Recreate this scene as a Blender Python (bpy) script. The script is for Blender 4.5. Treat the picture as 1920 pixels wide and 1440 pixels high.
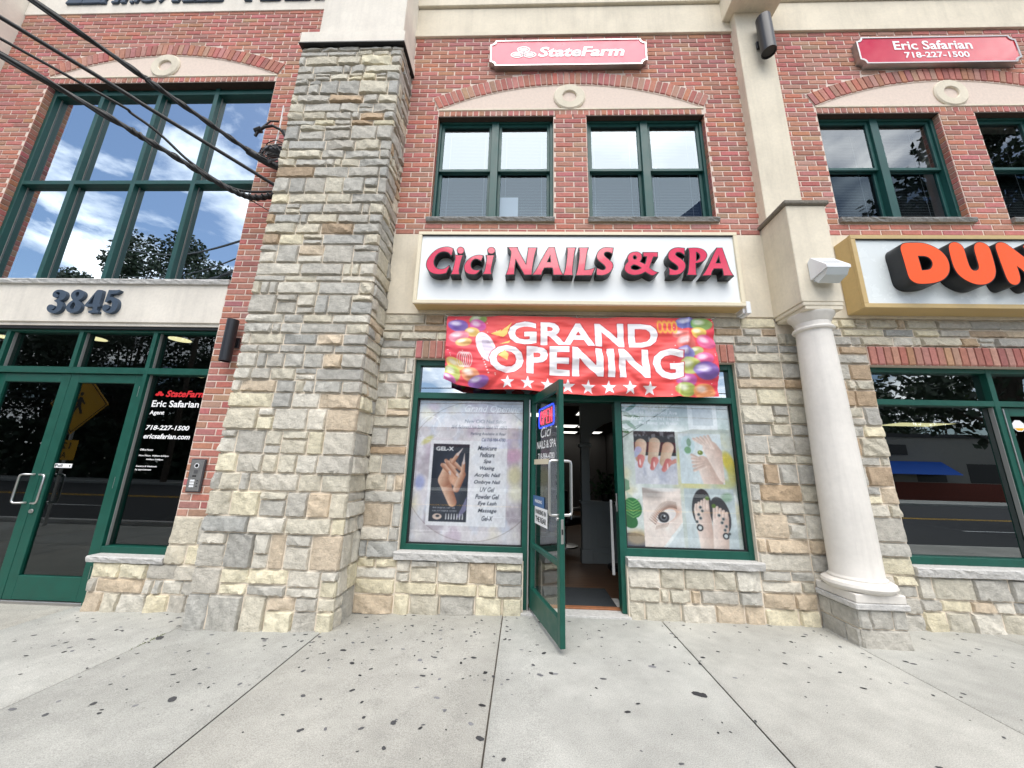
import bpy, bmesh, math, random
import numpy as np
from mathutils import Vector, Matrix
random.seed(7)
for o in list(bpy.data.objects): bpy.data.objects.remove(o)
scene = bpy.context.scene
COL = scene.collection
R = math.radians

# ------------------------------------------------------------------ camera
CAM_H = 1.355
cam_d = bpy.data.cameras.new('camera')
cam_o = bpy.data.objects.new('camera', cam_d)
COL.objects.link(cam_o)
cam_d.sensor_fit = 'HORIZONTAL'; cam_d.sensor_width = 36.0
cam_d.lens = 36.0 * 674.12 / 1920.0
cam_d.clip_start = 0.05; cam_d.clip_end = 400
def cam_matrix(roll, pitch, yaw):
    cy, sy, cp, sp, cr, sr = math.cos(yaw), math.sin(yaw), math.cos(pitch), math.sin(pitch), math.cos(roll), math.sin(roll)
    A = Matrix(((cy, -sy, 0), (sy, cy, 0), (0, 0, 1)))
    B = Matrix(((1, 0, 0), (0, 0, -1), (0, 1, 0))) @ Matrix(((1, 0, 0), (0, cp, sp), (0, -sp, cp)))
    C = Matrix(((cr, -sr, 0), (sr, cr, 0), (0, 0, 1)))
    M = C @ B @ A
    r, d, f = M[0], M[1], M[2]
    return Matrix(((r[0], -d[0], -f[0]), (r[1], -d[1], -f[1]), (r[2], -d[2], -f[2])))
cam_o.matrix_world = Matrix.Translation((0, -3.85, CAM_H)) @ cam_matrix(R(1.4477), R(13.2586), R(-2.0288)).to_4x4()
scene.camera = cam_o

# ------------------------------------------------------------------ sky, sun, exposure
SUN_EL, SUN_AZ = R(60), R(2)          # high, in front of the facade (street side), behind thin cloud
world = bpy.data.worlds.new('World'); scene.world = world
world.use_nodes = True
def sky_world():
    nt = world.node_tree; nt.nodes.clear()
    N = nt.nodes.new; L = nt.links.new
    out = N('ShaderNodeOutputWorld'); bg = N('ShaderNodeBackground')
    sky = N('ShaderNodeTexSky'); sky.sky_type = 'NISHITA'; sky.sun_disc = False
    sky.sun_elevation = SUN_EL; sky.sun_rotation = R(180) + SUN_AZ
    sky.air_density = 1.0; sky.dust_density = 0.6; sky.ozone_density = 1.5
    tc = N('ShaderNodeTexCoord'); sep = N('ShaderNodeSeparateXYZ')
    L(tc.outputs['Generated'], sep.inputs[0])
    zz = N('ShaderNodeMath'); zz.operation = 'MAXIMUM'; zz.inputs[1].default_value = 0.0
    L(sep.outputs['Z'], zz.inputs[0])
    za = N('ShaderNodeMath'); za.operation = 'ADD'; za.inputs[1].default_value = 0.22
    L(zz.outputs[0], za.inputs[0])
    dx = N('ShaderNodeMath'); dx.operation = 'DIVIDE'; L(sep.outputs['X'], dx.inputs[0]); L(za.outputs[0], dx.inputs[1])
    dy = N('ShaderNodeMath'); dy.operation = 'DIVIDE'; L(sep.outputs['Y'], dy.inputs[0]); L(za.outputs[0], dy.inputs[1])
    cmb = N('ShaderNodeCombineXYZ'); L(dx.outputs[0], cmb.inputs[0]); L(dy.outputs[0], cmb.inputs[1])
    no = N('ShaderNodeTexNoise'); no.inputs['Scale'].default_value = 1.8; no.inputs['Detail'].default_value = 9.0
    no.inputs['Roughness'].default_value = 0.56; no.inputs['Distortion'].default_value = 0.25
    L(cmb.outputs[0], no.inputs['Vector'])
    rp = N('ShaderNodeValToRGB'); rp.color_ramp.elements[0].position = 0.46; rp.color_ramp.elements[1].position = 0.60
    L(no.outputs['Fac'], rp.inputs['Fac'])
    # cloud shading by a second, larger noise
    no2 = N('ShaderNodeTexNoise'); no2.inputs['Scale'].default_value = 4.0; no2.inputs['Detail'].default_value = 6.0
    L(cmb.outputs[0], no2.inputs['Vector'])
    rp2 = N('ShaderNodeValToRGB')
    rp2.color_ramp.elements[0].position = 0.3; rp2.color_ramp.elements[0].color = (9.0, 9.6, 10.6, 1)
    rp2.color_ramp.elements[1].position = 0.65; rp2.color_ramp.elements[1].color = (20.0, 20.0, 20.0, 1)
    L(no2.outputs['Fac'], rp2.inputs['Fac'])
    mix = N('ShaderNodeMix'); mix.data_type = 'RGBA'
    L(rp.outputs['Color'], mix.inputs[0]); L(sky.outputs[0], mix.inputs[6]); L(rp2.outputs['Color'], mix.inputs[7])
    L(mix.outputs[2], bg.inputs['Color']); bg.inputs['Strength'].default_value = 0.065
    L(bg.outputs[0], out.inputs['Surface'])
sky_world()
sd = bpy.data.lights.new('sun', 'SUN'); so = bpy.data.objects.new('sun', sd); COL.objects.link(so)
sd.energy = 1.5; sd.angle = R(58); sd.color = (1.0, 0.955, 0.885)
so.location = (0, -20, 30)
sun_dir = Vector((math.sin(SUN_AZ) * math.cos(SUN_EL), -math.cos(SUN_AZ) * math.cos(SUN_EL), math.sin(SUN_EL)))
so.rotation_euler = sun_dir.to_track_quat('Z', 'Y').to_euler()
scene.view_settings.view_transform = 'Standard'
scene.view_settings.look = 'None'
scene.view_settings.exposure = 1.27
scene.view_settings.gamma = 1.0

# ------------------------------------------------------------------ helpers
def lin(r, g, b):
    f = lambda c: (c / 255 / 12.92) if c / 255 <= 0.04045 else ((c / 255 + 0.055) / 1.055) ** 2.4
    return (f(r), f(g), f(b))
class G:
    def __init__(s): s.v = []; s.f = []
    def add(s, vs, fs):
        n = len(s.v); s.v += [tuple(map(float, p)) for p in vs]; s.f += [tuple(i + n for i in q) for q in fs]; return s
    def box(s, x0, x1, y0, y1, z0, z1):
        return s.add([(x0, y0, z0), (x1, y0, z0), (x1, y1, z0), (x0, y1, z0), (x0, y0, z1), (x1, y0, z1), (x1, y1, z1), (x0, y1, z1)],
                     [(0, 3, 2, 1), (4, 5, 6, 7), (0, 1, 5, 4), (1, 2, 6, 5), (2, 3, 7, 6), (3, 0, 4, 7)])
    def bbox(s, x0, x1, y0, y1, z0, z1, b=0.004):
        """box with chamfered edges"""
        bm = bmesh.new(); bmesh.ops.create_cube(bm, size=1)
        for v in bm.verts:
            v.co = Vector((x0 + (v.co.x + .5) * (x1 - x0), y0 + (v.co.y + .5) * (y1 - y0), z0 + (v.co.z + .5) * (z1 - z0)))
        bmesh.ops.bevel(bm, geom=bm.edges[:], offset=b, segments=1, affect='EDGES')
        bm.verts.ensure_lookup_table(); bm.verts.index_update()
        s.add([v.co[:] for v in bm.verts], [[v.index for v in f.verts] for f in bm.faces]); bm.free(); return s
    def quad(s, a, b, c, d): return s.add([a, b, c, d], [(0, 1, 2, 3)])
    def prism(s, poly, y0, y1):
        """convex or simple polygon in XZ (counter-clockwise seen from -Y) pushed from y0 (front) to y1"""
        n = len(poly)
        vs = [(x, y0, z) for x, z in poly] + [(x, y1, z) for x, z in poly]
        fs = [tuple(range(n)), tuple(range(2 * n - 1, n - 1, -1))] + [(i, i + n, (i + 1) % n + n, (i + 1) % n) for i in range(n)]
        return s.add(vs, fs)
    def lathe(s, prof, cx, cy, n=40):
        m = len(prof); vs = []; fs = []
        for i in range(n):
            a = 2 * math.pi * i / n
            for r, z in prof: vs.append((cx + r * math.cos(a), cy + r * math.sin(a), z))
        for i in range(n):
            for j in range(m - 1):
                fs.append((i * m + j, ((i + 1) % n) * m + j, ((i + 1) % n) * m + j + 1, i * m + j + 1))
        fs.append(tuple(i * m for i in range(n))[::-1]); fs.append(tuple(i * m + m - 1 for i in range(n)))
        return s.add(vs, fs)
    def tube(s, pts, r, n=8, caps=True):
        pts = [Vector(p) for p in pts]; m = len(pts)
        rs = r if isinstance(r, (list, tuple)) else [r] * m
        vs = []; fs = []; up = None
        for i, p in enumerate(pts):
            t = (pts[min(i + 1, m - 1)] - pts[max(i - 1, 0)]).normalized()
            if up is None:
                up = Vector((0, 0, 1)) if abs(t.z) < 0.9 else Vector((1, 0, 0))
            a = (up - t * up.dot(t)).normalized(); b = t.cross(a); up = a
            for k in range(n):
                an = 2 * math.pi * k / n
                vs.append(p + (a * math.cos(an) + b * math.sin(an)) * rs[i])
        for i in range(m - 1):
            for k in range(n):
                fs.append((i * n + k, i * n + (k + 1) % n, (i + 1) * n + (k + 1) % n, (i + 1) * n + k))
        if caps: fs.append(tuple(range(n))[::-1]); fs.append(tuple(range((m - 1) * n, m * n)))
        return s.add(vs, fs)
    def mesh(s, name, smooth=None):
        me = bpy.data.meshes.new(name); me.from_pydata(s.v, [], s.f); me.update()
        if smooth is not None:
            me.polygons.foreach_set('use_smooth', [True] * len(me.polygons)); me.set_sharp_from_angle(angle=R(smooth))
        return me
def obj(name, g, mat=None, parent=None, loc=None, smooth=None, **props):
    me = g.mesh(name, smooth) if isinstance(g, G) else g
    o = bpy.data.objects.new(name, me); COL.objects.link(o)
    if mat is not None and not me.materials:
        for m in (mat if isinstance(mat, (list, tuple)) else [mat]): me.materials.append(m)
    if parent is not None: o.parent = parent
    if loc is not None: o.location = loc
    for k, v in props.items(): o[k] = v
    return o
def thing(name, label, cat, loc=(0, 0, 0), group=None, rz=0):
    o = bpy.data.objects.new(name, None); COL.objects.link(o); o.location = loc; o.rotation_euler = (0, 0, rz)
    o.empty_display_size = 0.1
    o['label'] = label; o['category'] = cat
    if group: o['group'] = group
    return o
def tag(o, label, cat, group=None):
    o['label'] = label; o['category'] = cat
    if group: o['group'] = group
    return o
def part(parent):
    """adds meshes written in world coordinates under a thing that stands elsewhere"""
    inv = -Vector(parent.location)
    def f(name, g, mat, smooth=None, under=None, **props):
        return obj(name, g, mat, under or parent, loc=None if under else inv, smooth=smooth, **props)
    return f

# ------------------------------------------------------------------ materials
def nodes(name):
    m = bpy.data.materials.new(name); m.use_nodes = True
    nt = m.node_tree; nt.nodes.clear()
    out = nt.nodes.new('ShaderNodeOutputMaterial')
    return m, nt, out
def bsdf_mat(name, col, rough=0.6, metal=0.0, spec=0.5, noise=0.0, scale=20.0, bump=0.0, bscale=80.0, bdist=0.004, coat=0.0, emit=None, estr=0.0, stretch=None, mottle=0.0, streak=0.0):
    m, nt, out = nodes(name)
    N = nt.nodes.new; L = nt.links.new
    b = N('ShaderNodeBsdfPrincipled'); L(b.outputs[0], out.inputs[0])
    b.inputs['Base Color'].default_value = (*col, 1); b.inputs['Roughness'].default_value = rough
    b.inputs['Metallic'].default_value = metal; b.inputs['Specular IOR Level'].default_value = spec
    b.inputs['Coat Weight'].default_value = coat
    tc = N('ShaderNodeTexCoord'); vec = tc.outputs['Object']
    if stretch:
        mp = N('ShaderNodeMapping'); mp.inputs['Scale'].default_value = stretch; L(vec, mp.inputs[0]); vec = mp.outputs[0]
    if noise or mottle:
        n = N('ShaderNodeTexNoise'); n.inputs['Scale'].default_value = scale; n.inputs['Detail'].default_value = 7; n.inputs['Roughness'].default_value = 0.62
        L(vec, n.inputs['Vector'])
        mr = N('ShaderNodeMapRange'); mr.inputs[1].default_value = 0.3; mr.inputs[2].default_value = 0.7
        mr.inputs[3].default_value = 1 - noise; mr.inputs[4].default_value = 1 + noise
        L(n.outputs['Fac'], mr.inputs[0])
        f = mr.outputs[0]
        if mottle:
            n2 = N('ShaderNodeTexNoise'); n2.inputs['Scale'].default_value = scale * 0.08; n2.inputs['Detail'].default_value = 5
            L(vec, n2.inputs['Vector'])
            m2 = N('ShaderNodeMapRange'); m2.inputs[1].default_value = 0.3; m2.inputs[2].default_value = 0.7
            m2.inputs[3].default_value = 1 - mottle; m2.inputs[4].default_value = 1 + mottle; L(n2.outputs['Fac'], m2.inputs[0])
            mm = N('ShaderNodeMath'); mm.operation = 'MULTIPLY'; L(f, mm.inputs[0]); L(m2.outputs[0], mm.inputs[1]); f = mm.outputs[0]
        if streak:
            ms = N('ShaderNodeMapping'); ms.inputs['Scale'].default_value = (9, 9, 0.7); L(vec, ms.inputs[0])
            n4 = N('ShaderNodeTexNoise'); n4.inputs['Scale'].default_value = 1.0; n4.inputs['Detail'].default_value = 8; n4.inputs['Roughness'].default_value = 0.7; L(ms.outputs[0], n4.inputs['Vector'])
            m4 = N('ShaderNodeMapRange'); m4.inputs[1].default_value = 0.48; m4.inputs[2].default_value = 0.72; m4.inputs[3].default_value = 1; m4.inputs[4].default_value = 1 - 2 * streak; L(n4.outputs['Fac'], m4.inputs[0])
            m5 = N('ShaderNodeMath'); m5.operation = 'MULTIPLY'; L(f, m5.inputs[0]); L(m4.outputs[0], m5.inputs[1]); f = m5.outputs[0]
        vm = N('ShaderNodeVectorMath'); vm.operation = 'SCALE'; vm.inputs[0].default_value = col; L(f, vm.inputs['Scale'])
        L(vm.outputs[0], b.inputs['Base Color'])
        rr = N('ShaderNodeMapRange'); rr.inputs[1].default_value = 0.3; rr.inputs[2].default_value = 0.7
        rr.inputs[3].default_value = max(0.02, rough - 0.08); rr.inputs[4].default_value = min(1, rough + 0.08); L(n.outputs['Fac'], rr.inputs[0]); L(rr.outputs[0], b.inputs['Roughness'])
    if bump:
        nb = N('ShaderNodeTexNoise'); nb.inputs['Scale'].default_value = bscale; nb.inputs['Detail'].default_value = 6; L(vec, nb.inputs['Vector'])
        bp = N('ShaderNodeBump'); bp.inputs['Strength'].default_value = bump; bp.inputs['Distance'].default_value = bdist
        L(nb.outputs['Fac'], bp.inputs['Height']); L(bp.outputs[0], b.inputs['Normal'])
    if emit: b.inputs['Emission Color'].default_value = (*emit, 1); b.inputs['Emission Strength'].default_value = estr
    return m
def piece_mat(name, source, rough, amp, scale, bump, bscale, bdist, bright=1.0, speck=0.0, ridge=0.0):
    """colour comes from the piece itself (object colour or colour attribute); noise gives grain and relief"""
    m, nt, out = nodes(name)
    N = nt.nodes.new; L = nt.links.new
    b = N('ShaderNodeBsdfPrincipled'); L(b.outputs[0], out.inputs[0]); b.inputs['Roughness'].default_value = rough
    b.inputs['Specular IOR Level'].default_value = 0.3
    geo = N('ShaderNodeNewGeometry'); vec = geo.outputs['Position']
    if source == 'object':
        oi = N('ShaderNodeObjectInfo'); c = oi.outputs['Color']
    else:
        at = N('ShaderNodeAttribute'); at.attribute_name = 'Col'; c = at.outputs['Color']
    n = N('ShaderNodeTexNoise'); n.inputs['Scale'].default_value = scale; n.inputs['Detail'].default_value = 8; n.inputs['Roughness'].default_value = 0.65
    L(vec, n.inputs['Vector'])
    mr = N('ShaderNodeMapRange'); mr.inputs[1].default_value = 0.3; mr.inputs[2].default_value = 0.7
    mr.inputs[3].default_value = bright * (1 - amp); mr.inputs[4].default_value = bright * (1 + amp); L(n.outputs['Fac'], mr.inputs[0])
    f = mr.outputs[0]
    if speck:
        n3 = N('ShaderNodeTexNoise'); n3.inputs['Scale'].default_value = scale * 9; n3.inputs['Detail'].default_value = 3; L(vec, n3.inputs['Vector'])
        m3 = N('ShaderNodeMapRange'); m3.inputs[1].default_value = 0.58; m3.inputs[2].default_value = 0.72; m3.inputs[3].default_value = 1; m3.inputs[4].default_value = 1 - speck
        L(n3.outputs['Fac'], m3.inputs[0])
        mm = N('ShaderNodeMath'); mm.operation = 'MULTIPLY'; L(f, mm.inputs[0]); L(m3.outputs[0], mm.inputs[1]); f = mm.outputs[0]
    vm = N('ShaderNodeVectorMath'); vm.operation = 'SCALE'; L(c, vm.inputs[0]); L(f, vm.inputs['Scale'])
    L(vm.outputs[0], b.inputs['Base Color'])
    nb = N('ShaderNodeTexNoise'); nb.inputs['Scale'].default_value = bscale; nb.inputs['Detail'].default_value = 9; nb.inputs['Roughness'].default_value = 0.68; nb.inputs['Distortion'].default_value = 0.4; L(vec, nb.inputs['Vector'])
    bp = N('ShaderNodeBump'); bp.inputs['Strength'].default_value = bump; bp.inputs['Distance'].default_value = bdist
    if ridge:
        rs = N('ShaderNodeMapping'); rs.inputs['Scale'].default_value = (1, 1, 2.2); L(vec, rs.inputs[0])
        nr = N('ShaderNodeTexNoise'); nr.noise_type = 'RIDGED_MULTIFRACTAL'; nr.inputs['Scale'].default_value = ridge; nr.inputs['Detail'].default_value = 5; L(rs.outputs[0], nr.inputs['Vector'])
        ad = N('ShaderNodeMath'); ad.operation = 'MULTIPLY_ADD'; ad.inputs[1].default_value = 0.45; L(nr.outputs['Fac'], ad.inputs[0]); L(nb.outputs['Fac'], ad.inputs[2])
        L(ad.outputs[0], bp.inputs['Height']); L(bp.outputs[0], b.inputs['Normal'])
        return m
    L(nb.outputs['Fac'], bp.inputs['Height']); L(bp.outputs[0], b.inputs['Normal'])
    return m
def glass_mat(name, base, tint=(0.75, 0.85, 0.85), gcol=(0.92, 0.97, 1.0), wav=0.0):
    """coated window glass: base = reflectance straight on, rising with the angle"""
    m, nt, out = nodes(name)
    N = nt.nodes.new; L = nt.links.new
    tr = N('ShaderNodeBsdfTransparent'); tr.inputs[0].default_value = (*tint, 1)
    gl = N('ShaderNodeBsdfAnisotropic'); gl.inputs['Color'].default_value = (*gcol, 1); gl.inputs['Roughness'].default_value = 0.0
    ge = N('ShaderNodeNewGeometry'); dt = N('ShaderNodeVectorMath'); dt.operation = 'DOT_PRODUCT'; L(ge.outputs['Normal'], dt.inputs[0]); L(ge.outputs['Incoming'], dt.inputs[1])
    ab = N('ShaderNodeMath'); ab.operation = 'ABSOLUTE'; L(dt.outputs['Value'], ab.inputs[0])
    om = N('ShaderNodeMath'); om.operation = 'SUBTRACT'; om.use_clamp = True; om.inputs[0].default_value = 1.0; L(ab.outputs[0], om.inputs[1])
    pw5 = N('ShaderNodeMath'); pw5.operation = 'POWER'; pw5.inputs[1].default_value = 5.0; L(om.outputs[0], pw5.inputs[0])
    mr = N('ShaderNodeMapRange'); mr.inputs[1].default_value = 0.0; mr.inputs[2].default_value = 1; mr.inputs[3].default_value = base; mr.inputs[4].default_value = 1
    L(pw5.outputs[0], mr.inputs[0])
    mx = N('ShaderNodeMixShader'); L(mr.outputs[0], mx.inputs[0]); L(tr.outputs[0], mx.inputs[1]); L(gl.outputs[0], mx.inputs[2])
    if wav:
        tc = N('ShaderNodeTexCoord'); n = N('ShaderNodeTexNoise'); n.inputs['Scale'].default_value = 1.6; n.inputs['Detail'].default_value = 1
        L(tc.outputs['Object'], n.inputs['Vector'])
        bp = N('ShaderNodeBump'); bp.inputs['Strength'].default_value = wav; bp.inputs['Distance'].default_value = 0.02; L(n.outputs['Fac'], bp.inputs['Height']); L(bp.outputs[0], gl.inputs['Normal'])
    L(mx.outputs[0], out.inputs[0])
    return m
def attr_mat(name, rough=0.5, spec=0.4, coat=0.0, trans=0.0):
    m, nt, out = nodes(name)
    N = nt.nodes.new; L = nt.links.new
    b = N('ShaderNodeBsdfPrincipled'); L(b.outputs[0], out.inputs[0]); b.inputs['Roughness'].default_value = rough
    b.inputs['Specular IOR Level'].default_value = spec; b.inputs['Coat Weight'].default_value = coat
    at = N('ShaderNodeAttribute'); at.attribute_name = 'Col'; L(at.outputs['Color'], b.inputs['Base Color'])
    return m
def emit_mat(name, col, st):
    m, nt, out = nodes(name)
    e = nt.nodes.new('ShaderNodeEmission'); e.inputs[0].default_value = (*col, 1); e.inputs[1].default_value = st
    nt.links.new(e.outputs[0], out.inputs[0]); return m

M = {}
M['mortar'] = bsdf_mat('mortar', lin(224, 206, 192), 0.95, noise=0.08, scale=30, bump=0.4, bscale=220, bdist=0.003)
M['stone_mortar'] = bsdf_mat('stone_mortar', lin(226, 213, 194), 0.95, noise=0.10, scale=24, bump=0.5, bscale=160, bdist=0.004)
M['brick'] = piece_mat('brick', 'object', 0.9, 0.16, 34, 0.6, 260, 0.003, speck=0.25)
M['brick_mass'] = piece_mat('brick_mass', 'attr', 0.9, 0.16, 34, 0.6, 260, 0.003, speck=0.25)
M['stone'] = piece_mat('stone', 'object', 0.92, 0.20, 22, 1.0, 60, 0.013, speck=0.3, ridge=11.0)
M['stucco'] = bsdf_mat('stucco', lin(222, 212, 192), 0.92, noise=0.05, scale=30, bump=0.5, bscale=380, bdist=0.0025, mottle=0.09, streak=0.06)
M['white_stucco'] = bsdf_mat('white_stucco', lin(228, 221, 209), 0.92, noise=0.045, scale=30, bump=0.5, bscale=380, bdist=0.0025, mottle=0.08, streak=0.05)
M['column'] = bsdf_mat('column', lin(224, 219, 211), 0.6, noise=0.04, scale=18, bump=0.15, bscale=160, mottle=0.08, streak=0.06)
M['sill'] = bsdf_mat('sill', lin(196, 194, 190), 0.9, noise=0.16, scale=30, bump=0.9, bscale=60, bdist=0.012)
M['dark_sill'] = bsdf_mat('dark_sill', lin(128, 128, 126), 0.9, noise=0.22, scale=30, bump=0.9, bscale=55, bdist=0.014)
M['cap_stone'] = bsdf_mat('cap_stone', lin(120, 114, 104), 0.9, noise=0.2, scale=30, bump=0.9, bscale=55, bdist=0.012)
M['green'] = bsdf_mat('green', lin(7, 78, 65), 0.42, noise=0.14, scale=9, bump=0.03, bscale=300)
M['green_win'] = bsdf_mat('green_win', lin(20, 74, 70), 0.45, noise=0.14, scale=8, bump=0.04, bscale=300)
M['rubber'] = bsdf_mat('rubber', (0.012, 0.013, 0.014), 0.7)
M['black'] = bsdf_mat('black', (0.006, 0.0065, 0.008), 0.45, noise=0.05, scale=30)
M['lamp_black'] = bsdf_mat('lamp_black', (0.014, 0.015, 0.02), 0.38)
M['steel'] = bsdf_mat('steel', (0.62, 0.62, 0.61), 0.3, metal=1.0)
M['alu'] = bsdf_mat('alu', (0.48, 0.47, 0.46), 0.42, metal=1.0, noise=0.06, scale=60)
M['gold'] = bsdf_mat('gold', lin(196, 170, 118), 0.45, metal=0.0, noise=0.05, scale=20)
M['cream_metal'] = bsdf_mat('cream_metal', lin(226, 214, 186), 0.45, noise=0.04, scale=20)
M['sign_white'] = bsdf_mat('sign_white', lin(240, 243, 243), 0.35, noise=0.015, scale=5, coat=0.2)
M['sign_white2'] = bsdf_mat('sign_white2', lin(226, 232, 232), 0.25, noise=0.02, scale=5, coat=0.3)
M['pink'] = bsdf_mat('pink', lin(220, 44, 80), 0.2, noise=0.12, scale=4, coat=0.6)
M['orange'] = bsdf_mat('orange', lin(255, 86, 14), 0.45, noise=0.02, scale=60)
M['sf_red'] = bsdf_mat('sf_red', lin(206, 22, 48), 0.16, noise=0.03, scale=10, coat=0.5)
M['sf_red2'] = bsdf_mat('sf_red2', lin(228, 70, 100), 0.35, noise=0.03, scale=10, coat=0.1)
M['white_paint'] = bsdf_mat('white_paint', lin(245, 245, 245), 0.4)
M['film_white'] = bsdf_mat('film_white', lin(250, 250, 250), 0.5, emit=(1, 1, 1), estr=0.0)
M['film_red'] = bsdf_mat('film_red', lin(222, 38, 44), 0.5)
M['num'] = bsdf_mat('num', lin(58, 74, 92), 0.6, noise=0.14, scale=30, bump=0.1, bscale=200)
M['cable'] = bsdf_mat('cable', (0.006, 0.006, 0.0065), 0.55, noise=0.2, scale=40)
M['bead'] = bsdf_mat('bead', lin(150, 152, 150), 0.6)
M['plastic_white'] = bsdf_mat('plastic_white', lin(232, 234, 236), 0.4)
M['plastic_clear'] = bsdf_mat('plastic_clear', lin(205, 212, 214), 0.12, coat=0.5)
M['plastic_grey'] = bsdf_mat('plastic_grey', lin(70, 70, 74), 0.4)
M['print'] = attr_mat('print', 0.32, 0.5, 0.15)
M['banner'] = attr_mat('banner', 0.5, 0.35)
M['glass_sky'] = glass_mat('glass_sky', 0.78, (0.28, 0.36, 0.4), (0.86, 0.95, 1.0), wav=0.012)
M['glass_up'] = glass_mat('glass_up', 0.19, (0.5, 0.55, 0.58), (0.80, 0.92, 1.0), wav=0.012)
M['glass_low'] = glass_mat('glass_low', 0.06, (0.5, 0.55, 0.6), (0.66, 0.84, 1.0), wav=0.012)
M['glass_up2'] = glass_mat('glass_up2', 0.20, (0.5, 0.55, 0.58), (0.92, 0.97, 1.0), wav=0.01)
M['glass_shop'] = glass_mat('glass_shop', 0.15, (0.98, 0.99, 0.99))
M['glass_dark'] = glass_mat('glass_dark', 0.075, (0.45, 0.55, 0.55), (0.9, 0.97, 1.0), wav=0.006)
M['glass_right'] = glass_mat('glass_right', 0.24, (0.4, 0.5, 0.5), (0.9, 0.97, 1.0), wav=0.006)
M['glass_trans'] = glass_mat('glass_trans', 0.55, (0.3, 0.4, 0.45), (0.92, 0.97, 1.0))
M['glass_door'] = glass_mat('glass_door', 0.10, (0.85, 0.92, 0.9))
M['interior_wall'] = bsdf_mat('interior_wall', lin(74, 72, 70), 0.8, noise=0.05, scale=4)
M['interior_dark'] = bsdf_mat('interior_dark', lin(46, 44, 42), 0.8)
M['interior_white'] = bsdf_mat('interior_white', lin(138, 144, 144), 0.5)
M['blind'] = bsdf_mat('blind', lin(214, 216, 214), 0.5)
M['light_panel'] = emit_mat('light_panel', (1.0, 0.97, 0.9), 0.9)
M['light_warm'] = emit_mat('light_warm', (1.0, 0.78, 0.42), 0.9)
M['neon_red'] = emit_mat('neon_red', (1.0, 0.05, 0.10), 0.9)
M['neon_blue'] = emit_mat('neon_blue', (0.05, 0.10, 1.0), 0.7)
M['asphalt'] = bsdf_mat('asphalt', (0.036, 0.037, 0.039), 0.9, noise=0.25, scale=30, bump=0.5, bscale=300)
M['road_paint'] = bsdf_mat('road_paint', (0.7, 0.7, 0.68), 0.7, noise=0.15, scale=20)
M['yellow_paint'] = bsdf_mat('yellow_paint', lin(220, 170, 30), 0.7, noise=0.15, scale=20)
M['bark'] = bsdf_mat('bark', (0.06, 0.045, 0.035), 0.95, noise=0.3, scale=14, bump=0.8, bscale=30)
M['leaf'] = bsdf_mat('leaf', (0.045, 0.085, 0.025), 0.6, noise=0.4, scale=1.2)
M['leaf_dark'] = bsdf_mat('leaf_dark', (0.022, 0.045, 0.02), 0.6, noise=0.4, scale=1.2)
M['plant'] = bsdf_mat('plant', (0.02, 0.05, 0.015), 0.5)
M['blue_awning'] = bsdf_mat('blue_awning', lin(20, 90, 190), 0.7)
M['far_wall'] = bsdf_mat('far_wall', lin(140, 138, 132), 0.9, noise=0.06, scale=3)
M['far_brick'] = bsdf_mat('far_brick', lin(120, 60, 48), 0.9, noise=0.2, scale=8)
M['sign_yellow'] = bsdf_mat('sign_yellow', lin(240, 180, 10), 0.5)
M['wood_pole'] = bsdf_mat('wood_pole', (0.10, 0.075, 0.055), 0.9, noise=0.25, scale=10, stretch=(6, 6, 0.6))
M['gum'] = bsdf_mat('gum', (0.045, 0.046, 0.05), 0.8, noise=0.4, scale=8)
M['dirt'] = bsdf_mat('dirt', (0.17, 0.15, 0.125), 1.0, noise=0.4, scale=40)
M['mat_black'] = bsdf_mat('mat_black', (0.03, 0.035, 0.04), 0.95, noise=0.5, scale=120, bump=0.5, bscale=200)
M['grass'] = bsdf_mat('grass', (0.12, 0.15, 0.04), 0.8, noise=0.4, scale=20)
M['gum_attr'] = attr_mat('gum_attr', 0.85, 0.2)
M['rust'] = bsdf_mat('rust', lin(62, 50, 44), 0.9, noise=0.3, scale=20)
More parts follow.
